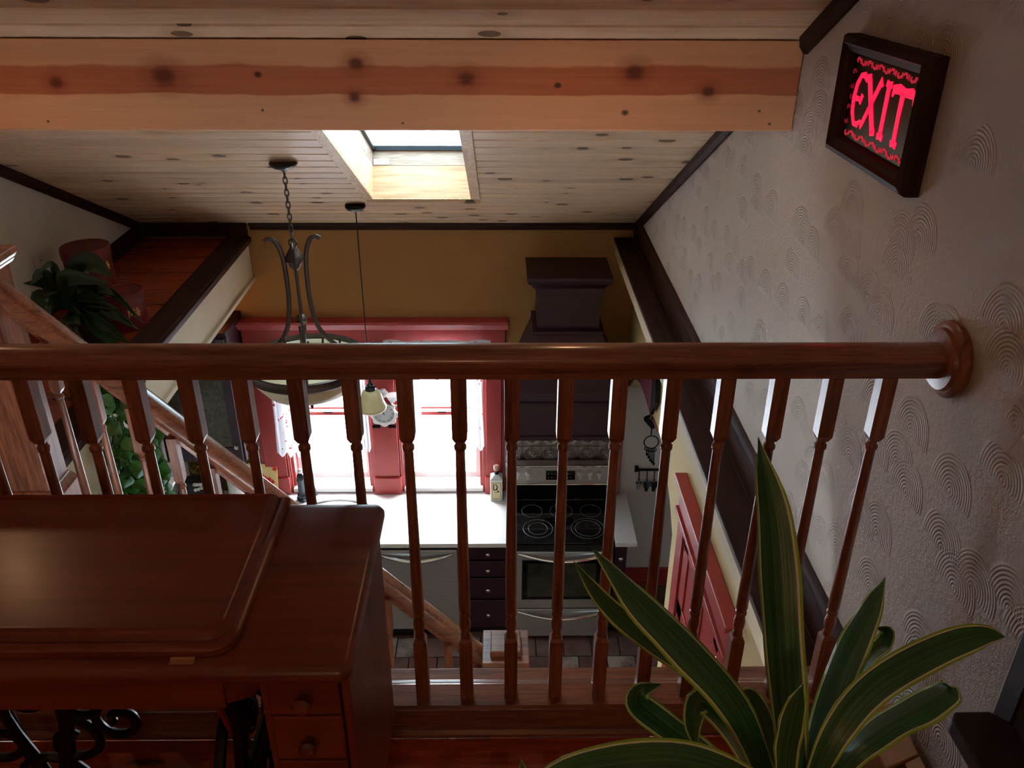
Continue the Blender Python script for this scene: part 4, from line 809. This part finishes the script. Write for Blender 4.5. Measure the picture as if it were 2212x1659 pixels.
for i in range(11):
    x = .06+.088*i; rows.append(curl(x, .945, .030, (i % 2)*3.14, 1 if i < 6 else -1)); rows.append(([(x+.040, .915), (x+.044, .975)], [.007, .009])); rows.append(curl(x, .062, .032, (1-i % 2)*3.14, -1 if i < 6 else 1)); rows.append(([(x+.040, .035), (x+.044, .09)], [.009, .007]))
for s_ in rows: letter([s_], M['exit_dim'], 'scroll')
faint = emit('backlit_red_glass_faint', (.8, .03, .07, 1), .10)
for s_ in [curl(xx, yy, .028, ss, fl_) for xx, fl_ in ((.028, 1), (.972, -1)) for yy, ss in ((.80, 0), (.64, 3.1), (.36, 0), (.20, 3.1))] + [([(xx, .47), (xx, .53)], [.008, .008]) for xx in (.026, .974)]: letter([s_], faint, 'scroll')
# ---- switch plate on the left wall
p = at(88, 575, X=XL)
sw = thing('outlet_plate', 'painted outlet plate low on the left wall', 'outlet', (XL, p.y, p.z)); obj('plate', MB().box(XL+.0005, XL+.006, p.y-.055, p.y+.06, p.z-.085, p.z+.06), M['whitewall'], sw, bev=.002)
obj('screw', MB().lathe([(.005, 0), (.004, .003)], 10, (XL+.006, p.y, p.z+.03), (1, 0, 0)), M['chrome'], sw)
# ================================================================ red tins and plants on the left strip
def tin_box(nm, c, r, h, lab, txt_ang, size):
    t_ = thing(nm, lab, 'tin', c, 'round red tins on the left floor strip')
    obj('body', MB().lathe([(r*.96, 0), (r*.97, .004), (r*.97, h-.03), (r*.96, h-.03)], 36, c), M['box_red'], t_, smooth=True)
    obj('lid', MB().lathe([(r, h-.055), (r*1.01, h-.05), (r*1.01, h-.006), (r*.985, h), (r*.95, h-.004), (.01, h-.004)], 36, c), M['box_red'], t_, smooth=True)
    b = MB(); strokes = [[(0, 0), (.012, .9), (.30, .25), (.62, 1.0), (.62, .02)], [(.78, .5), (.78, .02)], [(.78, .72), (.79, .8)], [(.95, 1.0), (.95, .02)], [(1.12, 1.0), (1.12, .02)], [(1.34, .55), (1.12, .25), (1.36, 0.02)]]
    for s_ in strokes:
        for (a0, b0), (a1, b1) in zip(s_, s_[1:]):
            q = []
            for a, b_ in ((a0, b0), (a1, b1)): an = txt_ang+a*size/r; q.append(V(c[0]+r*.975*math.cos(an), c[1]+r*.975*math.sin(an), c[2]+h-.115+b_*size))
            b.tube(q, size*.055, 5)
    obj('lettering', b, M['gold'], t_); return t_
ct1 = at(182, 531, Y=4.17); tin_box('hat_tin', (ct1.x, 4.17, .001), .118, ct1.z, 'tall round dark red tin with gold lettering standing by the left wall', math.radians(-38), .045)
ct2 = at(276, 668, Y=3.95); tin_box('hat_tin', (ct2.x-.01, 3.95, .001), .098, .19, 'shorter round red tin with gold lettering at the edge of the floor strip', math.radians(-60), .045)
def leaf(name, pts, w, mat, parent, roll=0.0, fold=.25, n=14, across=6, base=.25, tip=0.02, peak=.45, ripple=0.0, view=None):
    """blade along a 3D path, widest at peak, folded along the midrib; returns the object"""
    P = cat_rom(pts, max(3, n//(len(pts)-1))); N = len(P); b = MB()
    for i, p in enumerate(P):
        t_ = i/(N-1); a = P[min(i+1, N-1)]-P[max(i-1, 0)]; a.normalize(); vd = (p-V(0, 0, EYE)).normalized() if view is None else Vector(view)
        sd = a.cross(vd); sd = sd.normalized() if sd.length > 1e-4 else V(1, 0, 0); nn = sd.cross(a).normalized()
        cr, sr_ = math.cos(roll), math.sin(roll); sd, nn = sd*cr+nn*sr_, nn*cr-sd*sr_
        ww = w*(base+(1-base)*math.sin(math.pi/2*min(1, t_/peak))) if t_ < peak else w*(tip+(1-tip)*math.cos(math.pi/2*((t_-peak)/(1-peak))**1.35))
        for k in range(across+1):
            s_ = k/across*2-1; rp = ripple*w*math.sin(t_*26+s_)*abs(s_)**3
            b.v.append(p+sd*s_*ww/2+nn*(-abs(s_)*fold*ww/2+rp)); b.uv.append((k/across, t_))
    for i in range(N-1):
        for k in range(across): q = i*(across+1)+k; b.f.append((q, q+1, q+across+2, q+across+1))
    o = obj(name, b, mat, parent, smooth=True); md = o.modifiers.new('thickness', 'SOLIDIFY'); md.thickness = .0008; return o
rnd = random.Random(3)
def pot(root, c, r, h, mat):
    obj('pot', MB().lathe([(r*.7, .001), (r*.75, .01), (r*.98, h-.03), (r*1.06, h-.03), (r*1.06, h), (r*.95, h), (r*.93, h-.03), (r*.3, h-.031)], 28, c), mat, root, smooth=True)
    obj('soil', MB().lathe([(r*.92, h-.030), (r*.5, h-.022), (.005, h-.02)], 20, c), M['soil'], root, smooth=True)
pc = V(-1.955, 3.72, .001)
pl1 = thing('leafy_house_plant', 'dark leafy house plant in a pot beside the red tins', 'plant', pc)
pot(pl1, pc, .095, .15, M['black_wood'])
L = [((120, 640), (150, 600), (240, 612), .075), ((140, 640), (190, 570), (245, 600), .11), ((150, 660), (200, 650), (258, 668), .06), ((150, 680), (240, 630), (312, 700), .035), ((170, 690), (230, 670), (300, 712), .06),
     ((150, 700), (215, 690), (272, 738), .06), ((120, 660), (90, 590), (66, 615), .05), ((110, 650), (95, 610), (50, 612), .05), ((130, 670), (180, 640), (230, 655), .075), ((120, 650), (160, 620), (205, 640), .07), ((140, 690), (180, 700), (225, 735), .055),
     ((140, 640), (110, 570), (80, 590), .03), ((160, 660), (130, 620), (95, 640), .06), ((170, 690), (200, 710), (250, 745), .05), ((130, 680), (140, 650), (175, 680), .07), ((150, 640), (135, 600), (160, 585), .06),
     ((180, 690), (215, 720), (262, 752), .06), ((120, 690), (100, 660), (110, 700), .06), ((150, 700), (160, 720), (190, 750), .07), ((110, 660), (80, 640), (75, 670), .05), ((170, 650), (215, 625), (250, 640), .06), ((180, 700), (240, 715), (285, 745), .05), ((190, 690), (225, 660), (262, 690), .06)]
for i, (a, b_, c, w) in enumerate(L):
    yy = 3.70+rnd.uniform(-.10, .08); root = V(pc.x+rnd.uniform(-.03, .03), pc.y+rnd.uniform(-.03, .03), .13); p1 = at(*a, Y=pc.y-.02); p2 = at(*b_, Y=yy-.05); p3 = at(*c, Y=yy-.14)
    p1 = root*.35+p1*.65; p1.z = max(p1.z, .20)
    obj('stem', MB().tube(cat_rom([root, (root+p1)*.5+V(0, 0, .03), p1], 3), .0035, 5), M['stem'], pl1)
    leaf('leaf', [p1, p1*.4+p2*.6+V(0, 0, .01), p2, p3], w*1.15, M['lily'], pl1, roll=rnd.uniform(-.5, .5), fold=.3, base=.2)
# trailing vine from a pot at the edge of the strip
vc = V(-1.755, 3.20, .013)
vn = thing('trailing_pothos', 'trailing green vine spilling over the edge of the floor strip', 'plant', vc)
pot(vn, vc, .085, .13, M['terracotta'])
def heart(name, p, d, nrm_, s, parent):
    d = d.normalized(); sd = d.cross(nrm_).normalized(); nn = sd.cross(d); b = MB()
    pr = [(0, .0), (.10, .34), (.28, .46), (.52, .42), (.78, .22), (1, .01)]
    for a, w in pr:
        for k in (-1, -.5, 0, .5, 1): b.v.append(p+d*(a*s-(.08*s if a == 0 and abs(k) == 1 else 0))+sd*k*w*s-nn*(abs(k)*w*s*.25+a*a*s*.15)); b.uv.append(((k+1)/2, a))
    for i in range(5):
        for k in range(4): q = i*5+k; b.f.append((q, q+1, q+6, q+5))
    obj(name, b, M['pothos'], parent, smooth=True)
for v_ in range(12):
    ox = rnd.uniform(-.02, .06); y0_ = 3.10+rnd.uniform(-.12, .10); zb2 = rnd.uniform(-1.0, -.55) if v_ < 7 else rnd.uniform(-.6, -.2)
    pts = cat_rom([vc+V(0, 0, .12), V(-1.66, y0_, .17), V(-1.60+ox, y0_, .04), V(-1.585+ox, y0_-.02, -.25), V(-1.58+ox+rnd.uniform(-.03, .05), y0_-.03, zb2*.6), V(-1.58+ox+rnd.uniform(-.05, .08), y0_-.03, zb2)], 6)
    obj('vine', MB().tube(pts, .003, 5), M['stem'], vn, smooth=True)
    for k in range(3, len(pts)-1, 1):
        a = rnd.uniform(0, 6.28); d_ = V(math.cos(a)*.7+.25, math.sin(a)*.6-.45, rnd.uniform(-.9, .5)); s_ = rnd.uniform(.04, .082)
        p = pts[k]+V(.012, -.012, rnd.uniform(-.02, .02)); obj('leaf_stalk', MB().tube([pts[k], p+d_.normalized()*.02], .0018, 4), M['stem'], vn); heart('leaf', p+d_.normalized()*.02, d_, V(.4, -.6, .7), s_, vn)
al = thing('aloe_plant', 'pale spiky aloe in front of the octagonal mirror', 'plant', (-2.16, 4.5, -1.4))
ab = at(322, 985, Y=4.5); pc2 = V(max(ab.x, XL+.10), 4.5, ab.z-.22)
pot(al, pc2, .07, .10, M['white'])
for px, py in ((372, 1018), (366, 1060), (340, 946), (350, 962), (376, 922), (300, 930), (310, 1000), (366, 1000)):
    p3 = at(px, py, Y=4.42); r0 = pc2+V(0, 0, .10); leaf('leaf', [r0, r0+(p3-r0)*.5+V(0, -.02, .08), p3], .030, M['pothos'], al, fold=.5, base=.8, peak=.3)
obj('plant_shelf', MB().box(XL+.001, pc2.x+.10, 4.40, 4.60, pc2.z-.021, pc2.z-.001), M['white'], label='small white wall shelf under the aloe', cat='shelf')
# ================================================================ sewing machine table
DX, DY0, DY1, DZ = -.223, .925, 1.355, .770
sm = thing('treadle_sewing_table', 'antique mahogany treadle sewing table with black iron legs', 'sewing table', (-.75, 1.14, 0))
def rrect(x0, x1, y0, y1, r, n=6, corners=(1, 1, 1, 1)):
    out = []
    for (cx_, cy_, a0, k) in ((x1-r, y0+r, -90, 0), (x1-r, y1-r, 0, 1), (x0+r, y1-r, 90, 2), (x0+r, y0+r, 180, 3)):
        if corners[k]:
            for i in range(n+1): a = math.radians(a0+90*i/n); out.append((cx_+r*math.cos(a), cy_+r*math.sin(a)))
        else: out.append((cx_+r*math.copysign(1, math.cos(math.radians(a0+45))), cy_+r*math.copysign(1, math.sin(math.radians(a0+45)))))
    return out
def stack(levels, fn):
    """solid from stacked outlines: levels of (inset, z)"""
    b = MB(); R = [fn(i) for i, z in levels]; n = len(R[0])
    for (i, z), ring in zip(levels, R): b.v += [(x, y, z) for x, y in ring]
    for j in range(len(levels)-1): b.f += [(j*n+k, j*n+(k+1) % n, (j+1)*n+(k+1) % n, (j+1)*n+k) for k in range(n)]
    b.f += [tuple(range(n))[::-1], tuple(range((len(levels)-1)*n, len(levels)*n))]; return b
tb = stack([(.012, DZ-.030), (.004, DZ-.028), (0, DZ-.020), (0, DZ-.012), (.005, DZ-.004), (.012, DZ)], lambda i: rrect(-1.30+i, DX-i, DY0+i, DY1-i, .022-i*.8))
obj('table_top', tb, M['mahogany'], sm, smooth=True)
lx0, lx1, ly0, ly1 = -1.10, -.402, .952, 1.345
ld = stack([(.004, DZ+.0005), (0, DZ+.003), (0, DZ+.014), (.006, DZ+.019), (.013, DZ+.0195), (.0165, DZ+.0165), (.0195, DZ+.0195), (.023, DZ+.028), (.030, DZ+.032), (.037, DZ+.031), (.040, DZ+.0265)], lambda i: rrect(lx0+i, lx1-i, ly0+i, ly1-(i*.35), .042-i*.5, 8, (1, 0, 0, 1)))
obj('folding_lid', ld, M['mahogany'], sm, smooth=True)
for x in (-.478, -.95): obj('lid_hinge', MB().tube([(x-.018, ly0-.003, DZ+.003), (x+.018, ly0-.003, DZ+.003)], .003, 6).box(x-.018, x+.018, ly0-.012, ly0-.003, DZ+.0003, DZ+.0016), M['tan'], sm)
ap = obj('apron', MB().box(-1.22, -.432, .958, .976, .655, DZ-.0305).box(-.45, -.432, .976, 1.32, .66, DZ-.0305), M['mahogany'], sm, bev=.003)
obj('curved_end_panel', MB().prism([(0, 0), (0, -.078), (.045, -.09), (.06, -.07), (.075, -.045), (.082, -.02), (.09, 0)], (-.432, .964, DZ-.031), (.8, .6, 0), (0, 0, 1), (-.008, .011, 0)), M['mahogany'], sm)
obj('apron_screw', MB().lathe([(.004, 0), (.003, .003)], 10, (-.66, .958, .715), (0, -1, 0)), M['brass'], sm)
dt = obj('drawer_case', MB().box(-.376, -.364, .958, 1.33, .22, DZ-.0305).box(-.250, -.236, .958, 1.335, .22, DZ-.0305).box(-.364, -.250, 1.31, 1.33, .22, DZ-.0305).box(-.364, -.250, .962, 1.31, .22, .235), M['mahogany_z'], sm, bev=.003)
for z0, z1 in ((.650, .732), (.548, .645), (.445, .543), (.340, .440), (.238, .335)):
    q = obj('drawer', MB().box(-.3625, -.2515, .950, .968, z0, z1), M['mahogany'], sm, bev=.003)
    obj('drawer_knob', MB().lathe([(.006, 0), (.006, .008), (.013, .016), (.015, .022), (.011, .029), (.003, .031)], 16, (-.306, .950, (z0+z1)/2), (0, -1, 0)), M['mahogany_z'], q, smooth=True)
dt2 = obj('drawer_case', MB().box(-1.29, -1.13, .958, 1.33, .30, DZ-.0305), M['mahogany_z'], sm, bev=.003)
def scroll(c, u, v, r, a0, turns, n=22): return [Vector(c)+(Vector(u)*math.cos(a0+k/n*turns*6.283)+Vector(v)*math.sin(a0+k/n*turns*6.283))*r*(1-.72*k/n) for k in range(n+1)]
def irons(x, nm='iron_leg'):
    b = MB(); Y_, Z_ = V(0, 1, 0), V(0, 0, 1)
    b.tube([(x, .985, .738), (x, 1.29, .738)], .012, 6)
    b.tube(cat_rom([(x, 1.00, .735), (x, 1.04, .55), (x, .985, .30), (x, .945, .03)], 5), .013, 6); b.tube(cat_rom([(x, 1.28, .735), (x, 1.24, .55), (x, 1.30, .30), (x, 1.335, .03)], 5), .013, 6)
    b.tube([(x, .94, .022), (x, 1.34, .022)], .010, 6); b.tube([(x, 1.03, .40), (x, 1.26, .40)], .009, 6)
    for cy_, cz_, r, a0, tn in ((1.09, .60, .05, 0, 1.1), (1.19, .60, .05, 3.14, -1.1), (1.10, .49, .045, 1.5, 1.1), (1.18, .49, .045, 1.6, -1.1), (1.14, .30, .06, 0, 1.2), (1.14, .18, .05, 3.1, 1.2), (1.06, .67, .035, 0, 1.1), (1.22, .67, .035, 3.1, -1.1)): b.tube(scroll((x, cy_, cz_), Y_, Z_, r, a0, tn), .0075, 6)
    return obj(nm, b, M['iron'], sm, smooth=True)
irons(-.455); irons(-1.06)
b = MB(); X_, Z_ = V(1, 0, 0), V(0, 0, 1)
for x, z, r, a0, tn in ((-.93, .60, .05, 0, 1.15), (-.80, .61, .055, 3.14, -1.15), (-.70, .59, .05, 0, 1.15), (-.86, .50, .06, 1.57, 1.1), (-.74, .50, .055, 1.57, -1.1), (-.65, .55, .04, 3.1, 1.1), (-.80, .40, .07, 0, 1.2)): b.tube(scroll((x, 1.03, z), X_, Z_, r, a0, tn), .0085, 6)
for x0_, x1_, x2_ in ((-.90, -.87, -.92), (-.83, -.84, -.80), (-.755, -.745, -.78), (-.70, -.735, -.76)): b.tube(cat_rom([(x0_, 1.03, .72), (x1_, 1.03, .56), (x2_, 1.03, .40), (x2_-.01, 1.03, .25)], 4), .009, 6)
b.tube(cat_rom([(-1.05, 1.03, .25), (-.80, 1.03, .235), (-.46, 1.03, .25)], 4), .011, 6)
obj('cross_brace', b, M['iron'], sm, smooth=True)
b = MB(); wc = (-.50, 1.16, .35); b.torus(wc, .15, .011, (1, 0, 0), 36, 8)
for k in range(4): a = k*1.5708+.4; b.tube([wc, (wc[0], wc[1]+.15*math.cos(a), wc[2]+.15*math.sin(a))], .007, 6)
obj('treadle_wheel', b, M['iron'], sm, smooth=True)
obj('drive_rod', MB().tube([(-.49, 1.02, .66), (-.44, 1.10, .20)], .006, 6), plain('red_rod', srgb(130, 22, 46), .35), sm)
obj('treadle_plate', MB().box(-.90, -.60, 1.0, 1.28, .09, .105), M['iron'], sm)
for x in (-.905, -.585): obj('treadle_arm', MB().box(x, x+.01, 1.1, 1.18, .0225, .11), M['iron'], sm)
# ================================================================ dracaena in the foreground
dc = V(.40, .74, .001)
dr2 = thing('dracaena_plant', 'striped dracaena with arching green and lime edged leaves', 'plant', dc)
pot(dr2, dc, .13, .26, plain('glazed_pot', srgb(60, 66, 84), .25)); crown = at(1690, 1720, Y=.79)
obj('cane', MB().tube(cat_rom([dc+V(0, 0, .22), dc+V(.01, .01, .42), crown+V(0, 0, .02)], 5), [.016]*10+[.014], 10), plain('tan_cane', srgb(150, 128, 92), .7), dr2, smooth=True)
def dl(pts, w, roll=0.0, fold=.18, peak=.5, base=.5, ripple=.03, tip=.02):
    leaf('leaf', [at(px, py, Y=yy) for px, py, yy in pts], w, M['dracaena'], dr2, roll, fold, 26, 8, base, tip, peak, ripple)
dl([(1716, 1720, .80), (1700, 1560, .84), (1682, 1340, .90), (1668, 1130, .96), (1637, 945, 1.0)], .064, .45, -.35, .55, .62)
dl([(1675, 1720, .80), (1600, 1540, .80), (1490, 1410, .82), (1380, 1300, .84), (1283, 1188, .86)], .054, -.5, -.3, .45, .6)
dl([(1640, 1590, .86), (1520, 1460, .95), (1400, 1375, .99), (1310, 1300, 1.0), (1240, 1212, 1.0)], .042, .5, .3, .45, .5)
dl([(1735, 1720, .79), (1765, 1600, .82), (1818, 1440, .88), (1870, 1330, .92), (1912, 1246, .95)], .052, .5, -.3, .45, .5)
dl([(1745, 1720, .78), (1800, 1590, .80), (1890, 1480, .84), (2030, 1400, .88), (2120, 1372, .89), (2170, 1376, .89)], .050, -.3, .25, .45, .5)
dl([(1765, 1730, .76), (1830, 1640, .78), (1910, 1570, .82), (1990, 1525, .85), (2044, 1490, .87), (2046, 1478, .87)], .060, .7, -.2, .62, .45)
dl([(1700, 1720, .77), (1700, 1630, .77), (1715, 1550, .775), (1735, 1478, .78)], .034, .2, .3, .55, .7, .10)
dl([(1610, 1720, .82), (1530, 1640, .86), (1430, 1565, .89), (1378, 1522, .90), (1382, 1492, .90), (1428, 1478, .91)], .046, -.4, .3, .4, .5)
dl([(1720, 1760, .74), (1600, 1680, .72), (1470, 1640, .71), (1340, 1645, .70), (1220, 1668, .68), (1110, 1720, .66)], .052, .3, .2, .5, .5)
dl([(1660, 1720, .80), (1610, 1620, .84), (1560, 1545, .87), (1512, 1512, .88), (1496, 1560, .87), (1504, 1620, .86)], .040, .3, .25, .5, .6)
dl([(1690, 1700, .83), (1665, 1590, .90), (1630, 1510, .93), (1600, 1500, .95)], .036, .5, .3, .5, .6)
dl([(1740, 1700, .84), (1800, 1530, .93), (1870, 1430, .98), (1912, 1392, 1.0), (1918, 1362, 1.0), (1888, 1354, 1.0)], .034, .6, .3, .4, .6)
dl([(1760, 1720, .80), (1800, 1650, .82), (1832, 1590, .84)], .040, .4, .3, .5, .6)
dl([(1330, 1760, .66), (1180, 1720, .66), (1140, 1690, .66), (1124, 1640, .67)], .018, .2, .3, .4, .6)
# ================================================================ dark armchair and tan heater at the right wall
ac_ = thing('wooden_armchair', 'dark wooden armchair by the stucco wall with a flat arm', 'chair', (.70, .62, 0))
obj('arm', MB().prism([(.672, .30), (.760, .30), (.760, .885), (.738, .905), (.684, .905), (.673, .890)], (0, 0, .672), (1, 0, 0), (0, 1, 0), (0, 0, .028)), M['black_wood'], ac_, bev=.004)
obj('back_post', MB().box(.762, .806, .885, .93, .002, 1.15), M['black_wood'], ac_, bev=.004)
obj('front_post', MB().box(.690, .735, .34, .385, .002, .671), M['black_wood'], ac_, bev=.004)
obj('arm_support', MB().box(.690, .735, .80, .845, .002, .671), M['black_wood'], ac_, bev=.004)
obj('seat', MB().box(.69, .865, .30, .90, .40, .44), M['black_wood'], ac_, bev=.006)
for z in (.60, .80, 1.0): obj('back_slat', MB().box(.807, .868, .895, .915, z, z+.10), M['black_wood'], ac_, bev=.003)
ht = thing('baseboard_heater', 'tan metal baseboard heater along the stucco wall', 'heater', (.85, 1.0, 0))
def hprof(o): return [(XR-.024, .235), (XR-.07-o, .20), (XR-.082-o, .19), (XR-.082-o, .05), (XR-.07, .04), (XR-.024, .04)]
obj('end_cap', MB().prism(hprof(.004), (0, 1.20, 0), (1, 0, 0), (0, 0, 1), (0, .14, 0)), M['tan'], ht, bev=.004)
obj('top_cover', MB().prism([(XR-.024, .232), (XR-.05, .212), (XR-.05, .206), (XR-.024, .22)], (0, -.5, 0), (1, 0, 0), (0, 0, 1), (0, 1.699, 0)), M['tan'], ht)
obj('front_panel', MB().prism([(XR-.066, .19), (XR-.08, .18), (XR-.08, .06), (XR-.074, .06), (XR-.074, .176), (XR-.066, .182)], (0, -.5, 0), (1, 0, 0), (0, 0, 1), (0, 1.699, 0)), M['tan'], ht)
obj('damper', MB().prism([(XR-.048, .202), (XR-.062, .190), (XR-.060, .186), (XR-.048, .196)], (0, -.5, 0), (1, 0, 0), (0, 0, 1), (0, 1.68, 0)), M['tan'], ht)
obj('fins', MB().box(XR-.068, XR-.024, -.5, 1.195, .07, .16), M['black'], ht)
# ================================================================ warm lamps of the loft
def downlight(x, y, e, lab, nm, tilt=0.0):
    z = zc(y); t_ = thing('ceiling_downlight', lab, 'lamp', (x, y, z))
    obj('housing', MB().lathe([(.045, -.001), (.050, -.012), (.050, -.05), (.046, -.05), (.044, -.03), (.01, -.028)], 24, (x, y, z)), M['bronze'], t_, smooth=True)
    obj('bulb', MB().lathe([(.03, -.030), (.036, -.036), (.03, -.044), (.005, -.047)], 16, (x, y, z)), M['bowl'], t_, smooth=True)
    l = bpy.data.lights.new(nm, 'SPOT'); l.energy = e; l.color = (1, .56, .28); l.shadow_soft_size = .03; l.spot_size = math.radians(145); l.spot_blend = .6
    o = bpy.data.objects.new(nm, l); C.objects.link(o); o.location = (x, y, z-.055); o.rotation_euler = (-math.radians(tilt), 0, 0)
downlight(.20, 2.15, 3.2, 'small bronze downlight on the sloped ceiling near the exit sign', 'downlight_exit_offscreen')
downlight(-1.54, 2.15, 3.6, 'small bronze downlight on the sloped ceiling above the top of the stairs', 'downlight_stairs_offscreen')
def loft_lamp(x, y, z, e, lab):
    t_ = thing('loft_ceiling_lamp', lab, 'lamp', (x, y, z)); zt_ = zc(y)
    obj('canopy', MB().lathe([(.06, 0), (.055, -.02), (.01, -.03)], 20, (x, y, zt_-.001)), M['iron'], t_, smooth=True); obj('stem', MB().tube([(x, y, zt_-.03), (x, y, z+.10)], .006, 6), M['iron'], t_)
    obj('globe', MB().lathe([(.03, .10), (.08, .08), (.10, .03), (.09, -.02), (.05, -.06), (.005, -.07)], 20, (x, y, z+.0)), M['bowl'], t_, smooth=True)
    l = bpy.data.lights.new('loft_lamp_offscreen', 'POINT'); l.energy = e; l.color = (1, .60, .34); l.shadow_soft_size = .08; o = bpy.data.objects.new('loft_lamp_offscreen', l); C.objects.link(o); o.location = (x, y, z-.18)
loft_lamp(-.2, -1.5, 1.8, 8, 'warm globe lamp hanging at the back of the loft')
